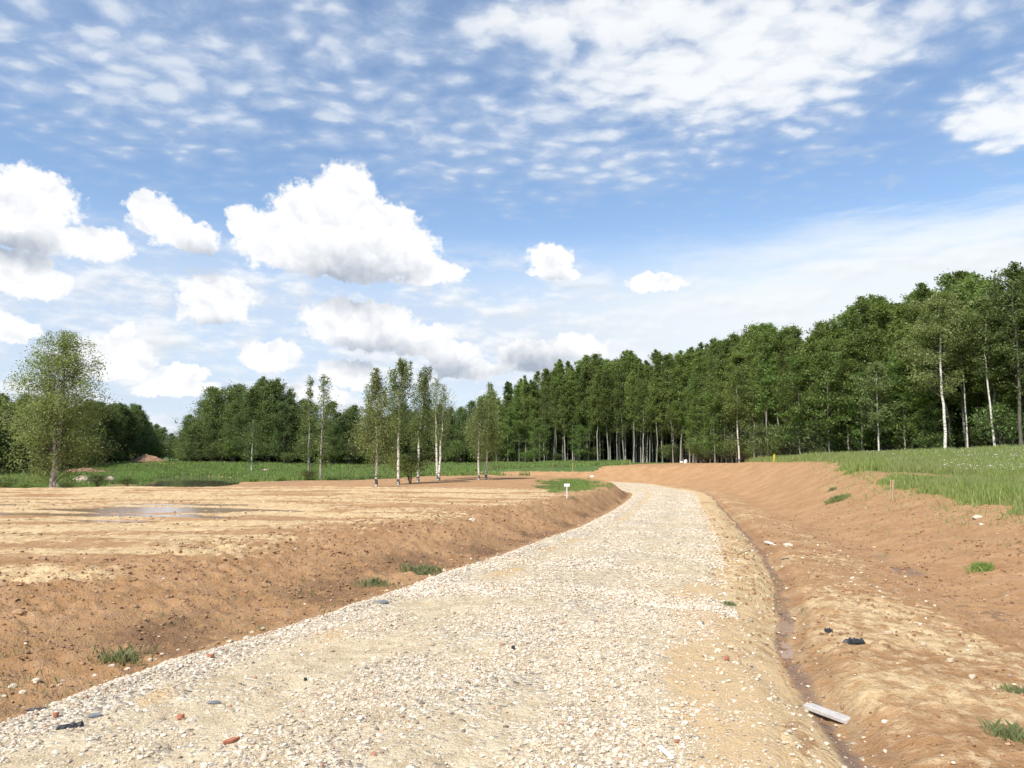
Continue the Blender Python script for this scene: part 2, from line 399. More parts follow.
M['flower'] = mat_plain('flower_white', (.80, .80, .72), .8)
M['birch'] = mat_birch()
M['bark_pale'] = mat_bark('pale_bark', (.46, .43, .36), (.27, .25, .20)); M['bark_grey'] = mat_bark('grey_bark', (.21, .185, .15), (.11, .095, .075))
M['twig'] = mat_bark('birch_twig', (.20, .165, .13), (.12, .095, .075)); M['wood'] = mat_plain('stake_wood', (.48, .34, .2)); M['white'] = mat_plain('white_paint', (.82, .82, .80), .5, 30, .06)
M['yellow'] = mat_plain('yellow_paint', (.70, .58, .06), .5, 30, .1)
M['concrete'] = mat_plain('concrete', (.50, .47, .43), .9, 25, .25); M['plastic'] = mat_plain('dark_plastic', (.035, .037, .042), .45, 15, .3)
M['slate'] = mat_plain('grey_slate', (.20, .21, .22), .6, 20, .35); M['brick'] = mat_plain('brick_red', (.42, .17, .10), .9, 40, .3)
M['plank'] = mat_plain('bleached_plank', (.78, .72, .62), .7, 12, .1); M['bag'] = mat_plain('white_bag', (.80, .79, .76), .5, 8, .15)

# ------------------------------------------------------------------ terrain sheet
def graded(lo_fine, hi_fine, step, g, hi, lo):
    a = list(np.arange(lo_fine, hi_fine, step)); x = a[-1]; d = step
    while x < hi: d = max(step, d * (1 + g)); x += d; a.append(x)
    b = []; x = a[0]; d = step
    while x > lo: d = max(step, d * (1 + g)); x -= d; b.append(x)
    return np.array(b[::-1] + a)
X = graded(-6.0, 7.0, .05, .0125, 700, -700); Y = graded(2.2, 10.0, .045, .0085, 1500, -60)
GX, GY = np.meshgrid(X, Y); D = base_height(GX, GY, full=True)
gx, gy = GX.ravel(), GY.ravel(); z = D['z'].copy()
on = np.abs(D['t']) < D['w'] - .02
z = np.where(on, z - .10 * sm(0, .25, D['w'] - np.abs(D['t'])), z)        # the sheet dips below the road body
beyond = (D['t'] > D['w']) & (gy > 60) & (gx < -4); Lf = (D['t'] < -D['w']) | beyond; Rt = (D['t'] > D['w']) & ~beyond
nz = fbm(gx * .6, gy * .6, 91, 4); nb = fbm(gx * .16, gy * .42, 92, 4)
dry = np.zeros_like(z); onplat = Lf * sm(D['cl_off'] * .40, D['cl_off'] + .8, D['tl']) * (1 - D['edge'])
dry += onplat * np.clip(.60 + 1.35 * fbm(gx * .20, gy * .75, 93, 5, .65) + .25 * sm(18, 8, gy) * 0, 0, 1)
dry += Rt * (1 - sm(2.2, 3.2, D['tr'])) * (.40 + .35 * nb + .3 * nz) + Rt * (D['dd'] < -.05) * .32
dry += Rt * (sm(3, 5, D['tr']) * (1 - sm(D['crest_off'] - 1, D['crest_off'], D['tr']))) * .16
dry += (~Lf & ~Rt) * .8
damp = (Lf & ~beyond) * sm(.25, .6, D['tl']) * (1 - sm(D['cl_off'] * .30, D['cl_off'] * .95, D['tl'])) * (.50 + .6 * nz)
damp += Rt * np.exp(-((D['dd'] - .18) / .20) ** 2) * .5
damp += Lf * D['edge'] * (gy < 60) * .22
mud = Rt * (np.exp(-(D['dd'] / .14) ** 2) * .60 + np.clip(.34 + .7 * nz, 0, .6) * np.exp(-((D['tr'] - 3.0 - .35 * nz) / .40) ** 2) * sm(24, 15, gy))
mud += .45 * np.exp(-((gx + 17) / 5.5) ** 2 - ((gy - 55) / 8) ** 2)
for hx, hy, hrx, hry, dp in HOLLOWS: mud += .22 * np.exp(-(((gx - hx) / hrx) ** 2 + ((gy - hy) / hry) ** 2) * 1.5)
grass = Rt * sm(D['gro'] - .1, D['gro'] + .9, D['tr'] + .9 * nz) * np.where(D['s'] < s45 + 16, 1, 0)
GA, GB = G(850, 482), G(955, 478.5)
def gapf(x, y):
    dx, dy = GB.x - GA.x, GB.y - GA.y; u = np.clip(((x - GA.x) * dx + (y - GA.y) * dy) / (dx * dx + dy * dy), 0, 1)
    return np.exp(-((np.hypot(x - GA.x - u * dx, y - GA.y - u * dy) + .3 * fbm(x, y, 95, 2)) / (2.1 - 1.0 * u)) ** 2)
gap = gapf(gx, gy)      # the bare tongue in the field
grass = grass * (1 - 1.1 * gap)
lawn = (gy > 66 + 6 * nz + 5 * sm(0, 12, gx) - 4 * sm(-8, -18, gx)) * Lf
grass = np.maximum(grass, lawn * 1.0)
grass = np.maximum(grass, (D['s'] > s45 + 25) * Rt * sm(5, 7, D['tr']))
grass = np.maximum(grass, Lf * (gy > 38) * (gx + .425 * gy < -3.5) * (.55 + .6 * nz) * (1 - 1.2 * np.exp(-((gx + 42) / 5) ** 2 - ((gy - 72) / 7) ** 2)))
SP = G(566, 490)
def patchf(x, y):
    u, v = (x - .080 * y) / (.042 * y), (y - SP.y - 8) / 12.0
    return np.exp(-(u * u + v * v) * .9) * 1.25 + .9 * fbm(x * .8, y * .28, 96, 4, .6) - .12
patch = np.clip(patchf(gx, gy), 0, 1) * Lf * (D['tl'] > .8); grass = np.maximum(grass, patch * 1.0)
grass = np.maximum(grass, (gy > 125) * 1.0); grass = np.where(np.hypot(gx, gy) > 200, 1, grass)
trk = np.exp(-((gy - 118 - .04 * gx) / 3.0) ** 2) * (gx < -48); grass *= (1 - trk); dry += .5 * trk
grass *= np.where((D['pd'] + .3 * nz < .90) & (gy > 36), 0, 1); mud = np.where((D['pd'] < .7) & (gy > 36), .6, mud)
weed = Lf * np.exp(-((D['tl'] - 1.0) / .5) ** 2) * .55 * sm(-.1, .4, nz) + Rt * (D['tr'] > 3) * .42 * (1 + nz) + Rt * np.exp(-((D['tr'] - .5) / .35) ** 2) * .5 * sm(9, 14, gy)
weed += Lf * D['edge'] * (gy < 75) * .3
stony = np.exp(-((np.abs(D['t']) - D['w'] - .25) / .35) ** 2) * .9 + .10 + Rt * np.exp(-((D['tr'] - 2.0) / .8) ** 2) * .35
ground = mesh_np('ground', np.c_[gx, gy, z], grid_faces(len(Y), len(X)), M['ground'], smooth=True,
                 attrs=dict(dry=dry, damp=damp, mud=np.clip(mud, 0, 1), grass=np.clip(grass, 0, 1), weed=weed, stony=stony))
tag(ground, kind='structure')

# ------------------------------------------------------------------ gravel road
sv = [0.0]
while sv[-1] < CS[-1] - 1:
    yy = np.interp(sv[-1], CS, CY); sv.append(sv[-1] + max(.04, .006 * abs(yy)))
sv = np.array(sv); NT_ = 120; tv = np.linspace(-1, 1, NT_)
cxs = np.interp(sv, CS, CL[:, 0]); cys = np.interp(sv, CS, CL[:, 1]); txs = np.interp(sv, CS, TAN[:, 0]); tys = np.interp(sv, CS, TAN[:, 1])
ws = np.interp(sv, CS, HW_S)
T = tv[None, :] * (ws[:, None] + .22)
RX = cxs[:, None] + tys[:, None] * T; RY = cys[:, None] - txs[:, None] * T
zr0 = np.where(sv < s45 + 12, zroad(cys), -.7)
def road_z(x, y, tn, w, zr):
    """height of the gravel surface: low crown, broken edges, wheel paths, small bumps"""
    a = np.abs(tn); n = fbm(x * 1.1, y * 1.1, 101, 4)
    z = zr + .05 * (1 - (a / w) ** 2) + .022 * n + .010 * fbm(x * 6, y * 6, 102, 3) + .006 * fbm(x * 22, y * 22, 103, 2)
    z -= .022 * (np.exp(-((np.abs(tn + .15) - .74) / .22) ** 2))
    eb = w - .10 + .30 * fbm(x * .8, y * .8, 104, 4, .6)
    z += .035 * np.exp(-((tn + w - .22) / .13) ** 2) * sm(-.15, .35, fbm(x * .9, y * .9, 105, 3) + .1)   # windrow of stones on the left edge
    z -= .30 * np.clip(a - eb, 0, 1)
    return z
RZ = road_z(RX, RY, T, ws[:, None], zr0[:, None]) + .015
edge_l = np.exp(-((T + ws[:, None] - .3) / .3) ** 2); sand_r = sm(ws[:, None] * .55, ws[:, None] * .8, T + .2 * fbm(RX, RY, 106, 3)) * sm(11.5, 9.0, RY) * (.75 + .6 * fbm(RX * .8, RY * .8, 107, 3))
sand_l = np.exp(-((T + ws[:, None] - .75 - .3 * fbm(RX * .5, RY * .5, 108, 2)) / .22) ** 2) * np.clip(.55 + 1.2 * fbm(RX * .7, RY * .7, 109, 3), 0, 1)
sand_r = sand_r + sand_l
road = mesh_np('road', np.c_[RX.ravel(), RY.ravel(), RZ.ravel()], grid_faces(len(sv), NT_)[:, ::-1], M['road'], smooth=True,
               attrs=dict(stones=.5 * edge_l.ravel() + .3 * np.exp(-((T.ravel() - .2) / .9) ** 2), sandy=sand_r.ravel()))
tag(road, kind='structure')
def surf(x, y):
    """top surface (road or soil) at world points"""
    d = base_height(x, y, full=True); r = road_z(np.ravel(x), np.ravel(y), d['t'], d['w'], d['zr']) + .015
    return np.where(np.abs(d['t']) < d['w'] + .2, np.maximum(r, d['z'] - .0), d['z']), d

# stones ---------------------------------------------------------------
def ico():
    g = (1 + 5 ** .5) / 2
    v = np.array([(-1, g, 0), (1, g, 0), (-1, -g, 0), (1, -g, 0), (0, -1, g), (0, 1, g), (0, -1, -g), (0, 1, -g), (g, 0, -1), (g, 0, 1), (-g, 0, -1), (-g, 0, 1)]) / math.hypot(1, g)
    f = np.array([(0, 11, 5), (0, 5, 1), (0, 1, 7), (0, 7, 10), (0, 10, 11), (1, 5, 9), (5, 11, 4), (11, 10, 2), (10, 7, 6), (7, 1, 8), (3, 9, 4), (3, 4, 2), (3, 2, 6), (3, 6, 8), (3, 8, 9), (4, 9, 5), (2, 4, 11), (6, 2, 10), (8, 6, 7), (9, 8, 1)])
    return v, f
octa = (np.array([(1, 0, 0), (0, 1, 0), (-1, 0, 0), (0, -1, 0), (0, 0, 1), (0, 0, -1)], float), np.array([(0, 1, 4), (1, 2, 4), (2, 3, 4), (3, 0, 4), (1, 0, 5), (2, 1, 5), (3, 2, 5), (0, 3, 5)]))
def stones(name, x, y, zz, r, mat, base, flat=.55, sink=.3):
    bv, bf = base; n = len(x); k = len(bv)
    V = bv[None] * (1 + .55 * (RNG.random((n, k, 1)) - .5)) * (.75 + .6 * RNG.random((n, 1, 3)))
    V[:, :, 2] *= flat; V *= r[:, None, None]
    a = RNG.random(n) * 6.283; tl = (RNG.random(n) - .5) * .9
    c, s_ = np.cos(tl)[:, None], np.sin(tl)[:, None]
    y1 = V[:, :, 1] * c - V[:, :, 2] * s_; z1 = V[:, :, 1] * s_ + V[:, :, 2] * c
    c, s_ = np.cos(a)[:, None], np.sin(a)[:, None]
    x2 = V[:, :, 0] * c - y1 * s_; y2 = V[:, :, 0] * s_ + y1 * c
    P = np.stack([x2 + x[:, None], y2 + y[:, None], z1 + (zz + r * flat * (1 - 2 * sink))[:, None]], 2).reshape(-1, 3)
    Fc = (bf[None] + (np.arange(n) * k)[:, None, None]).reshape(-1, 3)
    return mesh_np(name, P, Fc, mat)
def scatter_road(n, y0, y1, p=1.6):
    y = y0 + (y1 - y0) * RNG.random(n) ** p; sN = S_OF_Y(y); t = (RNG.random(n) * 2 - 1)
    w = np.interp(sN, CS, HW_S); t = t * (w + .12)
    x = np.interp(sN, CS, CL[:, 0]) + np.interp(sN, CS, TAN[:, 1]) * t; yy = np.interp(sN, CS, CL[:, 1]) - np.interp(sN, CS, TAN[:, 0]) * t
    den = .5 + 1.5 * fbm(x * .75, yy * .75, 111, 4) + .25 * np.exp(-((t + w - .3) / .35) ** 2)
    sandr = sm(w * .55, w * .8, t) * (yy < 11) * .45 + .9 * np.exp(-((t + w - .75 - .3 * fbm(x * .5, yy * .5, 108, 2)) / .26) ** 2) * np.clip(.55 + 1.2 * fbm(x * .7, yy * .7, 109, 3), 0, 1)
    sandr = sandr + .45 * np.exp(-((np.abs(t + .15) - .72 - .1 * fbm(yy * .3, yy * 0, 112, 2)) / .20) ** 2)
    keep = RNG.random(n) < np.clip(den - sandr, .08, 1)
    return x[keep], yy[keep], t[keep], w[keep]
x, y, t_, w_ = scatter_road(95000, 2.6, 9.5); zs, _ = surf(x, y)
r = .0045 + .014 * RNG.random(len(x)) ** 3.4
stones('gravel', x, y, zs, r, M['gravel'], ico()); tag(bpy.data.objects['gravel'], 'pale crushed stones spread over the near part of the road', 'gravel', kind='stuff')
x, y, t_, w_ = scatter_road(240000, 2.6, 10.5, 1.3); zs, _ = surf(x, y)
stones('gravel_grit', x, y, zs, .003 + .006 * RNG.random(len(x)) ** 2, M['gravel'], octa); tag(bpy.data.objects['gravel_grit'], 'fine pale grit between the crushed stones of the near road', 'grit', kind='stuff')
x, y, t_, w_ = scatter_road(150000, 8.5, 59, 1.7); zs, _ = surf(x, y); r = (.008 + .015 * RNG.random(len(x)) ** 2.2) * (1 + .25 * sm(15, 45, y))
stones('gravel_far', x, y, zs, r, M['gravel'], octa); tag(bpy.data.objects['gravel_far'], 'pale crushed stones spread over the far part of the road', 'gravel', kind='stuff')
# loose earth crumbs and pale pebbles on the soil
n = 90000; y = 3 + 24 * RNG.random(n) ** 1.5; x = (RNG.random(n) * 2 - 1) * (y * .75 + .5); d = base_height(x, y, full=True)
ok = np.abs(d['t']) > d['w'] + .1; dens = np.clip(.30 + .9 * fbm(x * .9, y * .9, 121, 3) + .35 * (d['t'] < 0) * (1 - sm(d['cl_off'], d['cl_off'] + 1, d['tl'])), .03, 1)
flatp = (d['t'] < 0) * sm(d['cl_off'] + .3, d['cl_off'] + 2, d['tl']); grs = (d['t'] > 0) * (d['tr'] > d['crest_off'])
ok &= RNG.random(n) < dens * (1 - .75 * flatp) * (1 - grs); x, y, zz = x[ok], y[ok], d['z'][ok]
r = .005 + .015 * RNG.random(len(x)) ** 4.5; r *= np.clip(y / 7, .7, 1.7)
stones('soil_crumbs', x, y, zz, r, M['clod'], ico(), .7, .3); tag(bpy.data.objects['soil_crumbs'], 'reddish crumbs of turned earth lying on the bare soil', 'soil crumbs', kind='stuff')
n = 20000; y = 3 + 22 * RNG.random(n) ** 1.5; x = (RNG.random(n) * 2 - 1) * (y * .75 + .5); d = base_height(x, y, full=True)
off_ = np.abs(d['t']) - d['w']; dens = .9 * np.exp(-((off_ - .15) / .35) ** 2) + .05 + .35 * (d['t'] > 0) * np.exp(-((d['tr'] - 2.1) / .6) ** 2) + .5 * (d['t'] > 0) * np.exp(-((d['dd']) / .22) ** 2)
ok = (off_ > 0) & (RNG.random(n) < dens) & ~((d['t'] > 0) & (d['tr'] > d['crest_off'])); x, y, zz = x[ok], y[ok], d['z'][ok]
r = .005 + .018 * RNG.random(len(x)) ** 3; r *= np.clip(y / 8, .8, 1.5)
stones('pebbles', x, y, zz, r, M['gravel'], ico()); tag(bpy.data.objects['pebbles'], 'pale pebbles strewn on the soil along road and ditch', 'pebbles', kind='stuff')

# ------------------------------------------------------------------ trees
def leaves_mesh(name, C, size, mat, parent, droop=0.0, aspect=.7, link=True):
    n = len(C); sz = size * (.6 + .8 * RNG.random(n))
    N = RNG.normal(size=(n, 3)); N[:, 2] = np.abs(N[:, 2]) + .35; N /= np.linalg.norm(N, axis=1)[:, None]
    A = RNG.normal(size=(n, 3)); A[:, 2] -= droop; A -= (A * N).sum(1)[:, None] * N; A /= np.linalg.norm(A, axis=1)[:, None]
    B = np.cross(N, A); a = A * sz[:, None]; b = B * (sz * aspect)[:, None]
    V = np.stack([C - a, C - .1 * a + b * .6 + N * sz[:, None] * .12, C + a, C - .1 * a - b * .6 + N * sz[:, None] * .12], 1).reshape(-1, 3)
    Fc = np.arange(4 * n).reshape(-1, 4)
    return mesh_np(name, V, Fc, mat, parent, link=link)
def build_tree(name, seed, H, R, start, nlimb, nleaf, leaf, lmat, bmat, up=.7, droop=0.0, tr=None, lean=(0, 0), stems=1, prof='oval',
               cluster=.32, wob=.25, spread=.0, thick=1.0, curve=None, zf=.6, var=.75):
    """one tree: an Empty with a trunk mesh (stem and limbs) and a crown mesh (leaves along the limbs)"""
    rs = np.random.default_rng(seed); root = empty(name); tb = MB(); lb = MB(); anchors = []; tr = tr or H * .011
    for st in range(stems):
        a0 = rs.random() * 6.28 + st * 2.6; nz_ = 14; hh = np.linspace(0, 1, nz_); Hs = H * (1 if st == 0 else rs.uniform(.78, .95))
        wx = np.cumsum(rs.normal(size=nz_)) * wob * H / 90; wy = np.cumsum(rs.normal(size=nz_)) * wob * H / 90
        wx -= wx[0]; wy -= wy[0]
        ex = spread * H * math.cos(a0) * hh ** .8 if stems > 1 else 0; ey = spread * H * math.sin(a0) * hh ** .8 if stems > 1 else 0
        P = np.c_[wx * hh ** .5 + lean[0] * H * hh + ex, wy * hh ** .5 + lean[1] * H * hh + ey, Hs * hh]
        if stems > 1: P[:, :2] += np.array([math.cos(a0), math.sin(a0)]) * tr * .9
        if curve is not None: P[:, 0] += curve * np.sin(np.clip(hh * 3.2, 0, 3.14)) * H
        P[0, 2] = -.25
        rad = tr * thick * (1 - hh) ** .75 + .008; rad[0] *= 1.35
        tb.tube(P, rad, 7)
        for i in range(nlimb):
            h = start + (1 - start) * ((i + rs.random()) / nlimb) ** .9
            h = min(h, .985); q = (h - start) / (1 - start)
            if prof == 'oval': rr = R * (math.sin(math.pi * min(1, .12 + .86 * q)) ** .7) * (1 - .35 * q)
            elif prof == 'cone': rr = R * (1 - q) ** .75 * (.5 + .5 * min(1, q * 5)) + .1 * R
            elif prof == 'slim': rr = R * (.55 + .45 * math.sin(math.pi * min(1, q * 1.05))) * (1 - .5 * q * q)
            elif prof == 'dome2': rr = R * (.80 + .20 * min(1, q * 4)) * (1 - q) ** .5 + .05 * R
            elif prof == 'spire2': rr = R * (.8 + .2 * min(1, q * 5)) * (1 - q) ** .6 + .05 * R
            elif prof == 'spire': rr = R * (.7 + .3 * min(1, q * 4)) * (1 - q) ** .85 + .07 * R
            else: rr = R * (1 - q * q * .75)
            rr *= rs.uniform(.6, 1.18)
            az = i * 2.399 + rs.normal() * .5
            base = np.array([np.interp(h, hh, P[:, k]) for k in range(3)])
            el = up * rs.uniform(.7, 1.3); m_ = 6; u = np.linspace(0, 1, m_)
            hor = rr * u; ver = rr * (el * u - droop * 1.1 * u ** 2.2)
            aj = az + np.cumsum(rs.normal(size=m_)) * .12
            LP = base + np.c_[np.cos(aj) * hor, np.sin(aj) * hor, ver]
            room = max(.05, Hs * rs.uniform(.93, 1.0) - base[2]); ov = (LP[:, 2] - base[2]).max()
            if ov > room: LP[:, 2] = base[2] + (LP[:, 2] - base[2]) * room / ov
            lr = max(.008, float(np.interp(h, hh, rad)) * .28) * (1 - u) ** .8 + .004
            lb.tube(LP, lr, 4)
            for j in range(4):
                uu = rs.uniform(.3, 1); p0 = np.array([np.interp(uu, u, LP[:, k]) for k in range(3)])
                dv = rs.normal(size=3) * .33 * rr; dv[2] = abs(dv[2]) * .5 - droop * .5 * rr * rs.random()
                p1 = p0 + dv
                if rs.random() < .6: lb.tube(np.array([p0, (p0 + p1) / 2 + [0, 0, .03], p1]), [.008, .006, .003], 3)
                k_ = .25 + rr / R; g_ = .30 + .70 * min(1, rr / R); anchors.append((p0, .6 * k_, g_)); anchors.append((p1, 1.1 * k_, g_)); anchors.append(((p0 + p1) / 2, .8 * k_, g_))
            anchors.append((LP[-1], 1.0 * k_, g_)); anchors.append((LP[-2], .8 * k_, g_))
        anchors.append((P[-1], .35, .25)); anchors.append((P[-2], .6, .35))
    AP = np.array([a[0] for a in anchors]); AW = np.array([a[1] for a in anchors]) * np.exp(rs.normal(size=len(anchors)) * var)
    pick = rs.choice(len(AP), nleaf, p=AW / AW.sum())
    sg = cluster * (R ** .5) * .75; AG = np.array([a[2] for a in anchors])
    C = AP[pick] + rs.normal(size=(nleaf, 3)) * np.array([sg, sg, sg * zf]) * rs.uniform(.5, 1.2, (nleaf, 1)) * AG[pick][:, None]
    if droop > 0: C[:, 2] -= rs.random(nleaf) ** 1.5 * droop * 1.6
    C[:, 2] = np.maximum(C[:, 2], .12)
    nst = sum(len(q) for q in tb.Fq); V_ = np.concatenate(tb.V + lb.V); off = len(np.concatenate(tb.V)); F_ = np.concatenate(tb.Fq + [q + off for q in lb.Fq])
    tro = mesh_np('trunk', V_, F_, bmat, root, smooth=True); tro.data.materials.append(M['bark_grey'] if bmat is not M['birch'] else M['twig'])
    mi = np.zeros(len(F_), dtype=np.int32); mi[nst:] = 1; tro.data.polygons.foreach_set('material_index', mi)
    leaves_mesh('crown', C, leaf, lmat, root, droop)
    root['H'] = H
    return root
def bounds_h(root): return root['H']

# ---- birches standing on the plateau (each its own mesh)
def put_at(root, p, top_py=None):
    root.location = (p.x, p.y, p.z)
    if top_py is not None:
        s_ = (top_z(top_py, p.y) - p.z) / root['H']; root.scale = (s_, s_, s_)
def birch(px, bpy_, tpy, seed, R, label, **kw):
    p = G(px, bpy_); H = top_z(tpy, p.y) - p.z
    a = dict(start=.22, nlimb=44, nleaf=8000, leaf=.048, lmat=M['birch_leaf'], bmat=M['birch'], up=1.5, droop=.5, prof='spire', cluster=.20, wob=.5)
    a.update(kw)
    t = build_tree('birch_tree', seed, H, R, **a); t.location = p
    tag(t, label, 'birch', 'birch trees standing on the levelled ground'); return t
bigp = at(52, 37.0); bigp.z = gz(bigp.x, bigp.y)
H_ = top_z(331, 37.0) - bigp.z
big = build_tree('birch_tree', 11, H_, 2.5, .10, 62, 40000, .052, M['birch_leaf'], M['birch'], up=1.25, droop=.45, stems=2, spread=.05, prof='dome2', cluster=.22, wob=.7, tr=.085)
big.location = bigp; tag(big, 'big spreading birch with twin white trunks at the far left', 'birch', 'birch trees standing on the levelled ground')
def edge_pt(px, d): p = at(px, d); return p
def birch_d(px, d, tpy, seed, R, label, **kw):
    p = at(px, d); H = top_z(tpy, d) - p.z
    a = dict(start=.22, nlimb=44, nleaf=8000, leaf=.048, lmat=M['birch_leaf'], bmat=M['birch'], up=1.5, droop=.5, prof='spire', cluster=.20, wob=.5)
    a.update(kw)
    t = build_tree('birch_tree', seed, H, R, **a); t.location = p
    tag(t, label, 'birch', 'birch trees standing on the levelled ground'); return t
birch_d(377, 34.0, 367, 21, 1.15, 'nearest slim birch of the clump, leafy almost to the ground', start=.15, nleaf=10000)
birch_d(399, 46, 359, 22, 1.0, 'tall dark crowned birch standing second in the clump', start=.36, nleaf=11000, lmat=M['birch_leaf_dark'], leaf=.054, prof='slim')
birch_d(418, 50, 366, 23, .95, 'leaning thin birch with dark crown behind the tall one', start=.30, nleaf=10000, lmat=M['birch_leaf_dark'], leaf=.054, lean=(.06, 0), prof='slim')
birch_d(438, 54, 377, 24, 1.05, 'sparse pale birch with two crossing white stems', start=.36, nleaf=5000, stems=2, spread=.03, leaf=.052, prof='oval')
birch_d(479, 53, 396, 25, 1.35, 'shorter birch with drooping twigs beside a white twin', start=.28, nleaf=8000, leaf=.053, droop=.7)
birch_d(486, 54.5, 382, 26, 1.5, 'rightmost birch of the clump with straight white stem', start=.28, nleaf=10000, leaf=.053, droop=.7)
# young trees on the lawn left of the clump
for px, d, tp, sd, R_, lab, nl in [(321, 62, 374, 31, 1.0, 'thin young tree with sparse top on the lawn edge', 2600), (309, 66, 376, 32, .9, 'slender tree rising above the dark wood behind the lawn', 2600),
                                    (252, 92, 420, 33, 1.3, 'small pale birch in front of the dark wood by the pond', 2600)]:
    p = at(px, d); H = top_z(tp, d) - p.z
    t = build_tree('young_birch_tree', sd, H, R_, .12, 36, nl, .085, M['birch_leaf_dark'], M['bark_pale'] if px > 300 else M['birch'], up=1.0, droop=.3, prof='slim', cluster=.3, wob=.4)
    t.location = p; tag(t, lab, 'young birch', 'young trees on the lawn')

# ---- wood: prototypes, then copies
protos = {'broad': [], 'aspen': [], 'alder': [], 'bright': [], 'shrub': []}
for i in range(6):
    protos['aspen'].append(build_tree('aspen_tree', 200 + i, 13, [1.05, 1.25, .9, 1.35, 1.1, 1.5][i], [.32, .28, .42, .26, .38, .20][i], 64, 7000, .092, M['leaf_a'], M['bark_pale'],
                                      up=1.7, prof=['spire2', 'spire', 'spire2', 'spire', 'slim', 'spire2'][i], zf=1.25, var=.5, cluster=.25, wob=.6, tr=.062))
for i in range(4):
    protos['broad'].append(build_tree('aspen_tree', 260 + i, 13, [1.9, 2.3, 1.7, 2.5][i], [.22, .18, .28, .14][i], 64, 12000, .098, M['leaf_c'], M['bark_pale'], up=1.2, prof=['oval', 'dome2', 'spire2', 'dome2'][i], zf=.9, var=.8, cluster=.25, wob=.8, tr=.09))
for i in range(4):
    protos['alder'].append(build_tree('alder_tree', 300 + i, 11, [2.7, 3.1, 2.4, 2.9][i], [.05, .04, .08, .05][i], 60, 9500, .13, M['leaf_b'], M['bark_grey'], up=.7, prof=['spire2', 'dome2', 'oval', 'spire2'][i], zf=1.0, var=.55, cluster=.34, wob=.4, tr=.14))
for i in range(2):
    protos['bright'].append(build_tree('young_tree', 400 + i, 8, 1.9, .10, 40, 5200, .10, M['leaf_bright'], M['bark_pale'], up=.8, prof='oval', cluster=.3, wob=.5, tr=.06))
for i in range(3):
    protos['shrub'].append(build_tree('shrub', 500 + i, 2.6, 1.5, .04, 26, 2400, .085, [M['leaf_a'], M['leaf_bright'], M['leaf_b']][i], M['bark_grey'], up=.9, prof='dome', cluster=.34, stems=3, spread=.16, tr=.035))
used = set()
def plant(kind, p, H, label, cat, group, idx=None, rz=None, wscale=1.0):
    pr = protos[kind][random.randrange(len(protos[kind])) if idx is None else idx]
    o = pr if pr.name not in used else copy_tree(pr)
    used.add(pr.name)
    s_ = H / pr['H']; k = s_ ** .75 * wscale
    o.location = p; o.scale = (k, k, s_); o.rotation_euler = (random.uniform(-.03, .03), random.uniform(-.03, .03), random.uniform(0, 6.28) if rz is None else rz)
    tag(o, label, cat, group); return o
SKX = [-200, 0, 60, 100, 140, 150, 165, 188, 197, 205, 235, 262, 285, 300, 330, 345, 372, 420, 470, 495, 506, 520, 545, 560, 590, 620, 650, 690, 718, 735, 752, 775, 800, 812, 835, 858, 880, 893, 905, 930, 948, 960, 975, 990, 1000, 1024, 1300]
SKY = [400, 396, 400, 405, 407, 424, 430, 428, 405, 394, 385, 378, 386, 400, 398, 402, 406, 405, 404, 396, 380, 377, 372, 362, 357, 353, 352, 350, 338, 336, 326, 325, 327, 330, 318, 304, 293, 296, 300, 286, 288, 272, 262, 275, 285, 268, 265]
def skyline(px): return float(np.interp(px, SKX, SKY))
# wood edge: photo column, distance
EDGE = [(-250, 62), (-60, 70), (60, 100), (130, 128), (160, 165), (186, 165), (192, 122), (300, 112), (372, 112), (430, 116), (500, 108), (560, 103), (620, 98), (690, 88), (720, 78), (760, 68), (800, 62), (870, 58), (950, 52), (1024, 49), (1200, 42), (1400, 34)]
EDGE = np.array([((px - 512) / F * d, d, px) for px, d in EDGE])
seg = np.hypot(np.diff(EDGE[:, 0]), np.diff(EDGE[:, 1])); ec = np.r_[0, np.cumsum(seg)]
def edge_xy(u): return np.interp(u, ec, EDGE[:, 0]), np.interp(u, ec, EDGE[:, 1])
LAB = {'right': 'tall leafy aspen in the dense wood right of the road', 'mid': 'slim tall aspen in the wood behind the road bend', 'left': 'dense dark alder in the wood beyond the pond and lawn', 'far': 'distant dark alder in the woodland behind the pond'}
ntree = 0; spots = []
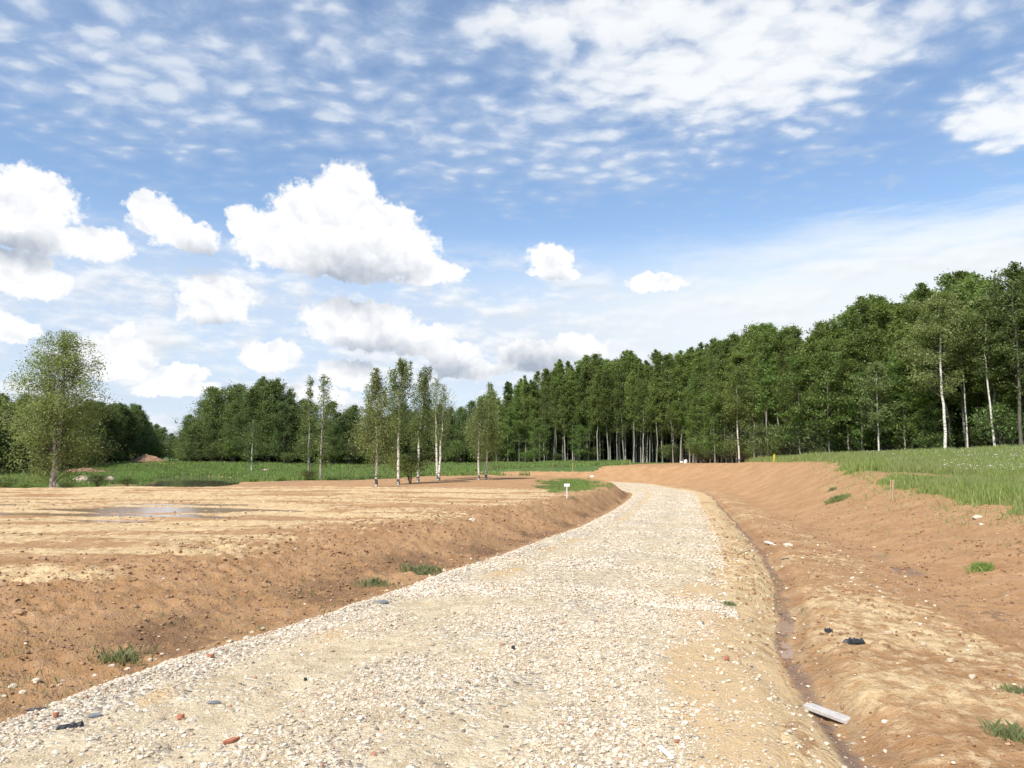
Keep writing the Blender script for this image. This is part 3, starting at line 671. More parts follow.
for row in range(5):
    u = random.random() * 1.5
    while u < ec[-1]:
        ex, ey = edge_xy(u); px = 512 + ex / ey * F
        rr = math.hypot(ex, ey); back = row * 2.6 + random.uniform(-.9, 1.1)
        x = ex + ex / rr * back; y = ey + ey / rr * back
        left = px < 500
        step = (3.6 if left else 1.35) * (1 + .10 * row) * random.uniform(.7, 1.35)
        if (left and row > 2): step *= 1.7
        u += step
        pxx = 512 + x / y * F
        if -45 < pxx < 1075 and not (row > 0 and min([math.hypot(x - a, y - b) for a, b in spots] or [9]) < .8): spots.append((x, y)); 
        else: continue
        zt = top_z(skyline(pxx) + random.uniform(-3, 9) + random.uniform(-2, 8) * (pxx > 700) + (9 if random.random() < .25 else 0) + (random.uniform(0, 24) if row == 0 else 0), y)
        p = Vector((x, y, gz(x, y))); H = zt - p.z
        if H < 3: continue
        if pxx < 188: kind, reg, nm, cat = 'alder', 'far', 'alder_tree', 'alder'
        elif pxx < 495: kind, reg, cat = 'alder', 'left', 'alder'
        elif pxx < 700: kind, reg, cat = 'aspen', 'mid', 'aspen'
        else: kind, reg, cat = 'aspen', 'right', 'aspen'
        if kind == 'aspen' and random.random() < (.5 if pxx > 735 else .12): kind = 'broad'
        if kind == 'broad' and (row == 0): p.z += 0
        plant(kind, p, H, LAB[reg], cat, {'right': 'trees of the wood right of the road', 'mid': 'trees of the wood behind the bend', 'left': 'trees of the wood beyond the lawn', 'far': 'far trees behind the pond'}[reg], wscale=random.uniform(.85, 1.15) * (1.0 if kind == 'alder' else 1.12))
        ntree += 1
print('trees', ntree)
# the few trees of the wood edge that stand out
for px, d, tp, kw, lab in [
    (946, 49.5, 292, dict(R=2.5, start=.32, nleaf=17000, leaf=.072, lmat=M['birch_leaf'], bmat=M['birch'], tr=.10, prof='oval'), 'tall birch with thick pale trunk standing forward of the wood'),
    (968, 50.5, 300, dict(R=1.1, start=.5, nleaf=2600, leaf=.10, lmat=M['leaf_a'], bmat=M['birch'], tr=.05, prof='slim'), 'thin straight pale trunk just right of the tall birch'),
    (996, 48.5, 290, dict(R=1.9, start=.42, nleaf=10000, leaf=.072, lmat=M['birch_leaf_dark'], bmat=M['birch'], tr=.065, prof='oval', curve=-.014), 'birch with crooked bright white trunk above the earth heap'),
    (879, 55, 362, dict(R=1.6, start=.25, nleaf=8000, leaf=.072, lmat=M['birch_leaf'], bmat=M['birch'], tr=.06, prof='oval'), 'small birch with short white trunk at the field edge'),
    (739, 70, 372, dict(R=1.4, start=.45, nleaf=3000, leaf=.10, lmat=M['leaf_a'], bmat=M['birch'], tr=.08, prof='slim'), 'aspen with bright bare trunk left of the yellow stake'),
    (768, 66, 360, dict(R=1.4, start=.45, nleaf=3000, leaf=.10, lmat=M['leaf_bright'], bmat=M['bark_pale'], tr=.07, prof='slim'), 'light green slim aspen behind the yellow stake'),
    (1021, 47, 262, dict(R=2.0, start=.3, nleaf=6500, leaf=.10, lmat=M['leaf_b'], bmat=M['bark_grey'], tr=.11, prof='oval'), 'dark tall tree cut by the right edge of the view')]:
    p = at(px, d); H = top_z(tp, d) - p.z
    a = dict(nlimb=38, up=.9, droop=.15, cluster=.3, wob=.5); a.update(kw); R_ = a.pop('R'); st = a.pop('start')
    t = build_tree('birch_tree' if kw['bmat'] is M['birch'] else 'aspen_tree', int(px) + 3, H, R_, st, a.pop('nlimb'), a.pop('nleaf'), a.pop('leaf'), a.pop('lmat'), a.pop('bmat'), **a)
    t.location = p; tag(t, lab, 'tree')
# lighter young trees and shrubs along the foot of the wood
u = 0; ns = 0
while u < ec[-1]:
    ex, ey = edge_xy(u); px = 512 + ex / ey * F; rr = math.hypot(ex, ey); u += random.uniform(1.0, 2.2) * (1.3 if px < 500 else 1)
    if not (-40 < px < 1060) or (30 < px < 190 and random.random() < .4): continue
    for q in range(2 if px > 650 else 1):
        back = random.uniform(-1.4, 1.6) + q * 3.5; x = ex + ex / rr * back + random.uniform(-.6, .6); y = ey + ey / rr * back
        p = Vector((x, y, gz(x, y)))
        H = random.uniform(1.2, 2.4) if 520 < px < 700 else random.uniform(1.6, 3.6)
        if 560 < px < 700 and random.random() < .75: continue
        reg = 'right of the road' if px > 700 else ('behind the road bend' if px > 500 else 'beyond the lawn')
        plant('shrub', p, H, 'low green shrub at the foot of the wood ' + reg, 'shrub', 'undergrowth along the wood ' + reg); ns += 1
for px, d, tp in [(830, 58.5, 352), (862, 57, 372), (905, 54.5, 350), (800, 61, 360), (715, 76, 395), (695, 84, 405), (540, 101, 418), (578, 100, 425), (508, 106, 412), (1008, 49.5, 385), (925, 53, 390)]:
    p = at(px, d); plant('bright', p, top_z(tp, d) - p.z, 'light green young tree in front of the tall wood', 'young tree', 'young trees along the wood edge')
print('shrubs', ns)
# the deep wood behind the front rows reads as one mass
def deep_wood():
    tb = MB(); C = []
    for k in range(640):
        u = random.uniform(0, ec[-1]); ex, ey = edge_xy(u); rr = math.hypot(ex, ey); back = random.uniform(12, 44)
        x = ex + ex / rr * back; y = ey + ey / rr * back; pxx = 512 + x / y * F
        zt = top_z(skyline(pxx) + 26, y); z0 = gz(x, y); H = min(zt - z0, 16)
        if H < 4: continue
        tb.tube([(x, y, z0 - .2), (x, y, z0 + H * .5), (x + .2, y, z0 + H * .95)], [.13, .1, .03], 5)
        n = 620; q = RNG.random(n); rad = 2.4 * np.sin(np.pi * np.clip(.1 + .88 * q, 0, 1)) * RNG.random(n) ** .4; a = RNG.random(n) * 6.283
        C.append(np.c_[x + rad * np.cos(a), y + rad * np.sin(a), z0 + H * (.02 + .96 * q)])
        n2 = 260; a = RNG.random(n2) * 6.283; rad = 2.6 * RNG.random(n2) ** .5; C.append(np.c_[x + rad * np.cos(a), y + rad * np.sin(a), z0 + 4.5 * RNG.random(n2)])
    C = np.concatenate(C); n = len(C); N = RNG.normal(size=(n, 3)); N /= np.linalg.norm(N, axis=1)[:, None]; A = np.cross(N, RNG.normal(size=(n, 3))); A /= np.linalg.norm(A, axis=1)[:, None]; B = np.cross(N, A)
    s_ = .34; V = np.stack([C - A * s_, C + B * s_, C + A * s_, C - B * s_], 1).reshape(-1, 3)
    V = np.concatenate([V, np.concatenate(tb.V)]); Fq = np.concatenate([np.arange(4 * n).reshape(-1, 4), np.concatenate(tb.Fq) + 4 * n])
    o = mesh_np('deep_woodland', V, Fq, M['leaf_b']); tag(o, 'dark depth of the wood behind its front trees', 'woodland', kind='stuff')
deep_wood()

# ------------------------------------------------------------------ grass
def blades(name, x, y, h, wd, mat, lean=.35, sets=None):
    n = len(x); z0 = base_height(x, y); a = RNG.random(n) * 6.283; l = RNG.random(n) * lean * h; b = RNG.random(n) * 6.283
    dx, dy = np.cos(a) * wd / 2, np.sin(a) * wd / 2
    v0 = np.c_[x - dx, y - dy, z0 - .02]; v1 = np.c_[x + dx, y + dy, z0 - .02]; lx_, ly_ = np.cos(b) * l, np.sin(b) * l
    v2 = np.c_[x + lx_ * .4 + dx * .7, y + ly_ * .4 + dy * .7, z0 + h * .6]; v3 = np.c_[x + lx_, y + ly_, z0 + h]
    V = np.stack([v0, v1, v2, v3], 1).reshape(-1, 3)
    return mesh_np(name, V, np.arange(4 * n).reshape(-1, 4), mat)
# right-hand meadow
n = 420000; d_ = 13 + 50 * RNG.random(n) ** 1.1; pxx = 740 + 380 * RNG.random(n); y = d_; x = (pxx - 512) / F * d_
d = base_height(x, y, full=True); nzz = fbm(x * .6, y * .6, 91, 4)
gp = gapf(x, y)
ok = (d['t'] > 0) & (d['tr'] + .9 * nzz > d['gro'] + .25) & (gp < .35) & (RNG.random(n) < np.clip(.75 + .8 * fbm(x * .35, y * .35, 131, 3), .15, 1))
x, y = x[ok], y[ok]; h = (.14 + .26 * RNG.random(len(x))) * (1 + .5 * fbm(x * .3, y * .3, 132, 3)) * sm(0, 1.6, (d['tr'] - d['gro'])[ok] + .5)
h *= 1 + .5 * sm(30, 45, y)
tag(blades('meadow_grass', x, y, h, .018 + .0006 * y, M['grass']), 'tall fresh green grass covering the field right of the bank', 'grass', kind='stuff')
n = 16000; d_ = 15 + 42 * RNG.random(n); pxx = 760 + 330 * RNG.random(n); y = d_; x = (pxx - 512) / F * d_; d = base_height(x, y, full=True)
fl = fbm(x * .22, y * .22, 141, 3)
ok = (d['t'] > 0) & (d['tr'] > d['crest_off'] + 1) & (RNG.random(n) < np.clip(fl * 2.2 - .05 + .45 * (y > 34), .02, 1) * .8); x, y = x[ok], y[ok]; n = len(x)
zz = base_height(x, y) + .38 + .22 * RNG.random(n); r = .014 + .022 * RNG.random(n); a = RNG.random(n) * 6.28
ang = np.arange(4) * math.pi / 2
V = np.stack([np.c_[x + r * np.cos(a + q), y + r * np.sin(a + q), zz + .25 * r * np.sin(a * 3 + q * 2)] for q in ang], 1).reshape(-1, 3)
tag(mesh_np('meadow_flowers', V, np.arange(4 * n).reshape(-1, 4), M['flower']), 'small white umbel flowers scattered through the tall grass', 'wildflowers', kind='stuff')
# lawn in front of the wood and around the pond
n = 260000; y = 38 + 85 * RNG.random(n); pxx = -10 + 640 * RNG.random(n); x = (pxx - 512) / F * y; d = base_height(x, y, full=True); nzz = fbm(x * .6, y * .6, 91, 4)
lw = ((d['t'] < 0) | (x < -4)) & (y > 66 + 6 * nzz + 5 * sm(0, 12, x) - 4 * sm(-8, -18, x)) | ((d['t'] > 0) & (d['tr'] > 6) & (y > 80))
lw2 = ((x + .425 * y < -4.0) & ~((x + .425 * y > -6.5) & (y < 57))) & (RNG.random(n) < .55 + .6 * nzz) & ~(np.exp(-((x + 42) / 5) ** 2 - ((y - 72) / 7) ** 2) > .4)
trk_ = (np.abs(y - 118 - .04 * x) < 3) & (x < -48)
ok = (lw | lw2) & ((d['pd'] + .3 * nzz > .93)) & ~trk_; x, y = x[ok], y[ok]; h = (.18 + .25 * RNG.random(len(x))) * (1 + .7 * (fbm(x * .2, y * .2, 133, 3)))
tag(blades('lawn_grass', x, y, h, .04 + .0007 * y, M['lush']), 'green grass strip in front of the wood and around the pond', 'grass', kind='stuff')
# grass patch beside the signs
n = 30000; a = RNG.random(n) * 6.283; q = RNG.random(n) ** .5; y = SP.y + 9 + 14.5 * q * np.sin(a); x = .080 * y + .055 * y * q * np.cos(a); dp_ = base_height(x, y, full=True)
ok = (dp_['t'] < 0) & (dp_['tl'] > .8) & (RNG.random(n) < np.clip((patchf(x, y) - .35) * 2.5, 0, 1)); x, y = x[ok], y[ok]
tag(blades('patch_grass', x, y, .04 + .09 * RNG.random(len(x)), .022, M['lush']), 'bright green grass patch around the little white signs', 'grass', kind='stuff')
# ragged fringe between meadow and bank
n = 90000; y = 13 + 45 * RNG.random(n) ** 1.2; x = (200 + 340 * RNG.random(n)) / F * y; d = base_height(x, y, full=True)
ok = (d['t'] > 0) & (RNG.random(n) < np.exp(-np.clip(d['gro'] + .3 - d['tr'], 0, 9) / .55) * .6) & (fbm(x * 1.1, y * 1.1, 136, 3) > -.1) & (d['tr'] < d['gro'] + 1.5); x, y = x[ok], y[ok]
tag(blades('fringe_grass', x, y, .04 + .11 * RNG.random(len(x)), .012 + .0004 * y, M['grass'], .6), 'thin grass fringe spilling over the top of the right bank', 'grass', kind='stuff')
# sparse weeds on bank and toe of slope
n = 30000; y = 5 + 32 * RNG.random(n) ** 1.2; x = (RNG.random(n) * 2 - 1) * (y * .72); d = base_height(x, y, full=True)
wk = fbm(x * .8, y * .8, 151, 3)
ok = (((d['t'] < 0) & (np.abs(d['tl'] - 1.0) < .6) & (wk > .12)) | ((d['t'] > 0) & (d['tr'] > 4) & (d['tr'] < d['crest_off'] + 1) & (wk > .18) & (RNG.random(n) < .5)) | ((d['t'] > 0) & (np.abs(d['tr'] - .55) < .35) & (y > 8) & (wk > .1)))
x, y = x[ok], y[ok]
tag(blades('sparse_weeds', x, y, .02 + .05 * RNG.random(len(x)), .005 + .0003 * y, M['drygrass'], .8), 'thin weeds sprouting on the bare banks', 'weeds', kind='stuff')
# tufts one can point at
for px, py, rad, n, hh, lab in [(838, 502, .38, 520, .18, 'green grass tuft halfway up the right bank'), (981, 571, .16, 300, .12, 'small green tuft low on the right bank'), (832, 492, .16, 150, .14, 'little tuft just above the larger one on the bank'),
                                (1012, 742, .13, 260, .07, 'weed clump at the bottom right corner'), (1020, 697, .12, 200, .06, 'weed clump at the right edge above the corner'), (421, 574, .28, 420, .12, 'grass tuft at the toe of the left slope'),
                                (120, 663, .22, 190, .10, 'thin grass tuft beside the left road edge'), (374, 587, .3, 260, .08, 'sparse tuft nearer along the toe of the left slope'), (730, 607, .07, 120, .05, 'tiny dark weed on the rim of the ditch')]:
    n = int(n * 1.7); p = G(px, py); a = RNG.random(n) * 6.283; q = rad * np.minimum(np.abs(RNG.normal(size=n)) * .5, .9)
    x = q * np.cos(a) * 1.3; y = q * np.sin(a)
    o = blades('grass_tuft', p.x + x, p.y + y, hh * (.3 + .8 * RNG.random(n)), .0045 + .0002 * p.y, M['lush'] if 'green' in lab else M['drygrass'], .9)
    tag(o, lab, 'grass tuft', 'grass tufts on the bare soil')
# shrubby tangle left of the pond and dark weeds at tree feet
for px, py_, d, H, lab in [(8, 470, 40, 1.1, 'grey green bush at the left edge under the big birch'), (30, 475, 39, .8, 'low tangled bush beside the twin birch trunks'), (-14, 470, 42, 1.5, 'bush cut by the left edge of the view'),
                           (66, 470, 44, .7, 'small bush right of the twin birch trunks'), (310, 470, 62, .9, 'dark low bush under the thin young tree'), (411, 470, 47.5, 1.9, 'dark bush growing between the birch stems'), (100, 470, 50, .9, 'grassy bush left of the pond'), (130, 472, 52, .8, 'leafy bush on the near pond bank')]:
    p = at(px, d); plant('shrub', p, H, lab, 'bush', None, wscale=1.25)

# ------------------------------------------------------------------ water
def sheet(name, cx_, cy_, rx_, ry_, z, mat, n=48, jit=.0, seed=0):
    a = np.linspace(0, 2 * math.pi, n, endpoint=False); k = 1 + jit * pn(np.cos(a) * 2 + seed, np.sin(a) * 2, 161 + seed)
    V = np.c_[cx_ + rx_ * k * np.cos(a), cy_ + ry_ * k * np.sin(a), np.full(n, z)]
    me = bpy.data.meshes.new(name); me.from_pydata(V.tolist(), [], [list(range(n))]); me.materials.append(mat)
    o = bpy.data.objects.new(name, me); COL.objects.link(o); return o
M['pond'] = mat_water('pond_water', (.12, .115, .07), .02, .004, 1.2); M['puddle'] = mat_water('puddle_water', (.33, .20, .12), .12, .003, 5)
pw = tag(sheet('pond_water', 0, POND[1], POND[2] * 1.2, POND[3] * 1.15, -.78, M['pond']), kind='structure')
for v in pw.data.vertices: v.co.x += POND[0] * v.co.y
hx, hy = HOLLOWS[0][:2]
tag(sheet('puddle_water', hx, hy, 3.8, 3.0, .237, M['puddle'], jit=.3), kind='structure')
tag(sheet('puddle_water', HOLLOWS[1][0], HOLLOWS[1][1], 1.5, 1.1, .23, M['puddle'], jit=.3, seed=3), kind='structure')
# water lying in the roadside ditch and the muddy drain under the bank
def ditch_water(y0, y1, off_name, wid, lift):
    yy = np.arange(y0, y1, .12); s_ = S_OF_Y(yy); w = np.interp(s_, CS, HW_S)
    dit = np.interp(s_, DY, DO) if off_name == 'ditch' else np.full(len(yy), 3.05)
    t0 = w + dit; wid = wid * np.sqrt(np.clip(np.sin(np.pi * np.linspace(0, 1, len(yy))), 0, 1)) * (1 + .5 * pn(yy * 1.3, yy * 0, 37))
    if off_name == 'ditch': t0 = t0 - .10 * pn(s_ * .8, s_ * 0, 35) * 1.0
    cx0 = np.interp(s_, CS, CL[:, 0]); cy0 = np.interp(s_, CS, CL[:, 1]); tx0 = np.interp(s_, CS, TAN[:, 0]); ty0 = np.interp(s_, CS, TAN[:, 1])
    offs = np.linspace(-.4, .4, 17); best = np.full(len(yy), 9.0); bo = np.zeros(len(yy))
    for o_ in offs:
        q_ = base_height(cx0 + ty0 * (t0 + o_), cy0 - tx0 * (t0 + o_), detail=False) + .05 * abs(o_); m_ = q_ < best; best[m_] = q_[m_]; bo[m_] = o_
    t0 = t0 + np.convolve(np.pad(bo, 3, mode='edge'), np.ones(7) / 7, 'valid')
    zc = base_height(cx0 + ty0 * t0, cy0 - tx0 * t0, detail=False); zc = np.convolve(np.pad(zc, 8, mode='edge'), np.ones(17) / 17, 'valid') + lift
    A = np.c_[cx0 + ty0 * (t0 - wid), cy0 - tx0 * (t0 - wid), zc]; B = np.c_[cx0 + ty0 * (t0 + wid), cy0 - tx0 * (t0 + wid), zc]
    V = np.stack([A, B], 1).reshape(-1, 3)
    return tag(mesh_np('puddle_water', V, grid_faces(len(yy), 2)[:, ::-1], M['puddle']), kind='structure')
ditch_water(7.5, 9.3, 'ditch', .13, .006)
ditch_water(9.6, 13.0, 'ditch', .20, .012)
ditch_water(9.8, 11.0, 'drain', .40, .010)

# ------------------------------------------------------------------ rocks, heaps and litter
def rock(name, p, r, mat, label, cat, group=None, flat=.65, seed=0, sub=2, disp=.28, stretch=(1, 1), rz=None, kind=None, freq=1.3):
    bv, bf = ico(); me = bpy.data.meshes.new(name); import bmesh
    bm = bmesh.new(); bmesh.ops.create_icosphere(bm, subdivisions=sub, radius=1)
    for v in bm.verts:
        c = v.co; k = 1 + disp * float(fbm(np.array([c.x * freq + seed * 3.1 + c.z]), np.array([c.y * freq + c.z * 1.7 - seed]), 171, 3)[0]) * 2
        v.co = c * k; v.co.z *= flat; v.co.x *= stretch[0]; v.co.y *= stretch[1]
    bm.to_mesh(me); bm.free(); me.materials.append(mat)
    o = bpy.data.objects.new(name, me); COL.objects.link(o); o.scale = (r, r, r); o.location = (p.x, p.y, p.z + r * flat * .25)
    o.rotation_euler = (0, 0, random.random() * 6.28 if rz is None else rz)
    return tag(o, label, cat, group, kind)
# pale stones pushed up along the left road edge
k = 0
for px0, py0 in [(4, 702), (12, 690), (22, 694), (36, 688), (60, 687), (95, 677), (112, 672), (128, 671), (150, 664), (162, 661), (178, 655), (230, 644), (247, 640), (252, 634), (262, 632), (276, 637), (290, 632), (303, 629), (308, 622), (316, 627), (322, 620), (337, 617), (345, 622), (352, 616), (398, 602), (448, 583), (455, 588), (700, 628), (706, 640), (714, 648), (719, 655), (712, 664), (722, 680), (770, 705)]:
    p = G(px0, py0); zz, _ = surf(np.array([p.x]), np.array([p.y])); p.z = float(zz[0])
    rock('stone', p, random.uniform(.016, .030) * (p.y / 6) ** .5, M['rock'], 'fist sized pale stone on the edge of the gravel road', 'stone', 'pale stones along the road edges', seed=k, sub=2, disp=.35); k += 1
for px0, py0, r, lab in [(978, 519, .10, 'flat pale rock below the grass on the right bank'), (981, 526, .05, 'small pale rock beneath the flat one on the bank'), (788, 547, .10, 'white stone at the end of the pale strip on the bench'),
                         (40, 562, .09, 'dark red earth lump on the levelled ground'), (2, 588, .06, 'dark clod cut by the left edge'), (20, 617, .055, 'rough brown clod on the left slope'), (472, 521, .07, 'pale stone lying on the left slope crest')]:
    p = G(px0, py0); rock('stone', p, r, M['clod'] if 'clod' in lab or 'lump' in lab else M['rock'], lab, 'stone', seed=k, disp=.35); k += 1
for px0, d, r, lab in [(84, 56, .62, 'rounded pinkish boulder on the grass left of the pond'), (104, 58, .55, 'left half of the boulder pair beside the pond'), (112, 58.5, .55, 'right half of the boulder pair beside the pond'), (60, 47, .5, 'grey boulder right behind the twin birch trunks'), (266, 96, .5, 'small pale boulder on the lawn under the wood')]:
    p = at(px0, d); rock('boulder', p, r, M['boulder'], lab, 'boulder', 'boulders around the pond', seed=k, sub=3, disp=.2, flat=.75, stretch=(1.2, .9)); k += 1
def heap(p, rx_, ry_, h, label, seed):
    n = 60; a = np.linspace(-1.3, 1.3, n); U, W = np.meshgrid(a, a); r = np.hypot(U, W)
    zz = h * np.clip(1 - r, -.25, 1) ** 1.0 * (1 + .35 * fbm(U * 2, W * 2, seed, 4)) + h * .12 * fbm(U * 6, W * 6, seed + 1, 3) if False else h * (np.exp(-r ** 2 * 2.2) * (1 + .5 * fbm(U * 1.8, W * 1.8, seed, 3)) + .10 * fbm(U * 7, W * 7, seed + 1, 3)) - h * .12
    o = mesh_np('earth_heap', np.c_[(U * rx_).ravel(), (W * ry_).ravel(), zz.ravel()], grid_faces(n, n), M['clodheap'], smooth=False); o.location = p
    return tag(o, label, 'earth heap')
def mat_heap():
    m, t, b = new_mat('heap_soil'); P = t.node('ShaderNodeTexCoord').outputs['Object']; n = t.noise(P, 4, 6, .7)
    t.put(b.inputs['Base Color'], t.mix(t.ss(n, .35, .7), (.20, .115, .07), (.36, .23, .145))); t.put(b.inputs['Normal'], bump(t, n, .1)); return m
M['clodheap'] = mat_heap()
heap(at(147, 123), 4.5, 3.0, 1.35, 'brown earth heap at the end of the track before the far trees', 181)
heap(at(1003, 46.5), 3.4, 2.0, .62, 'low brown earth heap on the meadow under the crooked birch', 183)
heap(at(86, 90), 4.5, 3.0, .75, 'flat sandy heap behind the boulders', 185)

def sign(p, h, w, label, legs):
    root = empty('marker_sign', p, .1); tag(root, label, 'small sign', 'little white marker signs in the grass patch')
    b = MB(); b.box((0, 0, h - .04), (w, .012, .105)); b.build('panel', M['white'], root)
    for q in ([0] if legs == 1 else [-w * .28, w * .28]):
        s_ = MB(); s_.box((q, .019, (h - .06) / 2 - .1), (.026, .022, h + .14)); s_.build('post', M['white'] if legs == 1 else M['wood'], root)
p = G(567, 498); sign(p, (top_z(484, p.y) - p.z), .20, 'nearer white marker sign on a single white post', 1)
p = G(592, 486); sign(p, (top_z(475.5, p.y) - p.z), .20, 'farther white marker sign on two thin wooden legs', 2)
def at_py(px, py, d0, d1):
    best = min(np.arange(d0, d1, .5), key=lambda d: abs(455 + (EYE - at(px, d).z) / d * F - py)); return at(px, float(best))
def stake(px, py_, tpy, mat, label, w=.05, d=None):
    p = G(px, py_) if d is None else (at(px, d) if d > 0 else at_py(px, py_, 38, 70)); h = (top_z(tpy, p.y) - p.z) if tpy > 0 else -tpy; b = MB(); b.box((0, 0, h / 2 - .1), (w, w, h + .2), taper=.92); b.box((0, 0, h + .025), (w * .9, w * .9, .05), taper=.15)
    o = b.build('survey_stake', mat, None); o.location = p; o.rotation_euler = (.03, .04, .4); return tag(o, label, 'stake', 'survey stakes')
stake(774, 461, -.55, M['yellow'], 'yellow topped survey stake on the crest of the bank', .09, -1)
stake(891, 488, 481, M['wood'], 'pale wooden survey stake at the tip of the meadow', .045, 23)
stake(888.5, 486, 481, M['wood'], 'shorter wooden stake just left of the pale one', .03, 23.4)
stake(572, 470, 463, M['wood'], 'thin wooden stake at the lawn edge before the wood', .06, 74)
# white sacks at the wood edge
for px, d, r, lab, fl in [(685.5, 80, .24, 'upright white sack at the edge of the wood', 1.2), (681.5, 80.5, .24, 'flat white sack left of the upright one', .5)]:
    p = at(px, d); p.z += .1; rock('white_sack', p, r, M['bag'], lab, 'sack', None, flat=fl, seed=k, disp=.15, stretch=(.8, .8)); k += 1
for px, d in [(76, 126), (88, 126), (109, 122)]:
    p = at(px, d); rock('white_sack', p, .42, M['bag'], {76: 'leftmost small white sack by the far track', 88: 'middle white sack by the far track', 109: 'white sack lying on the sand of the far track'}[px], 'sack', None, flat=.7, seed=k, disp=.15); k += 1

# litter: concrete slab, planks, flakes of slate, plastic scraps, brick bits
def flake(name, p, lx_, ly_, th, mat, label, cat, rz=0, tilt=(0, 0), group=None, seed=0, n=9, lift=0.0, rect=False):
    rs = np.random.default_rng(seed); m2 = 7 if not rect else 4
    if rect: O = [(-.5, -.5), (.5, -.5), (.5, .5), (-.5, .5)]; 
    else: a = np.sort(rs.random(m2) * .6 + np.arange(m2)) / m2 * 6.283; O = [(math.cos(q) * .5 * rs.uniform(.75, 1.1), math.sin(q) * .5 * rs.uniform(.75, 1.1)) for q in a]
    import bmesh
    bm = bmesh.new(); bot = [bm.verts.new((u * lx_, v * ly_, 0)) for u, v in O]; topv = [bm.verts.new((u * lx_ * .95, v * ly_ * .95, th * rs.uniform(.8, 1.1))) for u, v in O]
    bm.faces.new(bot[::-1]); bm.faces.new(topv)
    for i in range(len(O)): j = (i + 1) % len(O); bm.faces.new((bot[i], bot[j], topv[j], topv[i]))
    bmesh.ops.bevel(bm, geom=bm.edges[:], offset=th * .12, segments=1, affect='EDGES')
    me = bpy.data.meshes.new(name); bm.to_mesh(me); bm.free(); me.materials.append(mat); o = bpy.data.objects.new(name, me); COL.objects.link(o)
    o.location = (p.x, p.y, p.z + lift); o.rotation_euler = (tilt[0], tilt[1], rz); return tag(o, label, cat, group)
def onsurf(px, py_):
    p = G(px, py_); zz, _ = surf(np.array([p.x]), np.array([p.y])); p.z = float(zz[0]); return p
def onplane(px, py_, z):
    d = ray(px, py_); t = (z - EYE) / d[2]; return Vector((t * d[0], t * d[1], z))
zs_ = onsurf(826, 712).z + .055; a_, b_ = onplane(806, 703, zs_), onplane(850, 718, zs_); mid = (a_ + b_) / 2; ln = (b_ - a_).length
flake('concrete_slab', Vector((mid.x, mid.y, zs_ - .03)), ln, .085, .03, M['concrete'], 'grey concrete slab bridging the end of the ditch', 'slab', rz=math.atan2(b_.y - a_.y, b_.x - a_.x), rect=True, lift=.0, tilt=(.10, .02))
a_, b_ = onsurf(656, 755), onsurf(676, 772); mid = (a_ + b_) / 2
flake('plank_piece', mid, .14, .028, .012, M['plank'], 'white wooden strip on the gravel at the bottom edge', 'wood strip', rz=math.atan2(b_.y - a_.y, b_.x - a_.x), rect=True, lift=.012, tilt=(0, .1))
for px0, py0, lx_, ly_, th, mt, rz, lab, cat in [
    (382, 609, .17, .10, .025, 'slate', -.5, 'dark grey slate lying on the left edge of the road', 'slate'),
    (214, 712, .10, .05, .012, 'slate', .1, 'blue grey flat shard on the gravel at lower left', 'shard'),
    (94, 722, .10, .05, .012, 'slate', .0, 'small blue grey shard beside the black scrap', 'shard'),
    (513, 660, .035, .035, .03, 'plastic', .3, 'tiny black cube of debris in the middle of the road', 'debris'),
    (702, 629, .06, .04, .02, 'slate', .5, 'grey chip at the top of the right stone patch', 'chip'),
    (305, 689, .03, .03, .02, 'plastic', .5, 'black pebble sized scrap on the gravel', 'debris'),
    (230, 755, .10, .035, .02, 'brick', .6, 'long pinkish brick shard on the lower gravel', 'brick shard'),
    (210, 664, .07, .035, .02, 'brick', .3, 'orange brick shard near the left road edge', 'brick shard'),
    (180, 728, .05, .04, .03, 'brick', .1, 'small red brick piece on the lower left gravel', 'brick piece'),
    (55, 726, .04, .035, .03, 'brick', .8, 'brown red brick piece beside the black scrap', 'brick piece'),
    (727, 665, .05, .045, .03, 'brick', .8, 'orange brick piece in the right stone patch', 'brick piece'),
    (972, 677, .10, .05, .02, 'rock', .8, 'yellowish flat chip among the rubble on the right bench', 'chip'),
    (951, 664, .08, .06, .03, 'rock', .4, 'white rubble piece upslope on the right bench', 'rubble piece'),
    (889, 635, .09, .05, .025, 'rock', .0, 'white rubble piece beside the black rag', 'rubble piece'),
    (924, 647, .06, .05, .025, 'rock', .0, 'white chip between the rag and the rubble', 'rubble piece')]:
    p = onsurf(px0, py0); flake('slate_piece' if mt == 'slate' else 'brick_piece' if mt == 'brick' else 'rubble_piece' if mt == 'rock' else 'debris_scrap', p, lx_, ly_, th, M[mt], lab, cat, rz=rz, seed=int(px0), lift=.004, tilt=(random.uniform(-.15, .15), random.uniform(-.1, .1)))
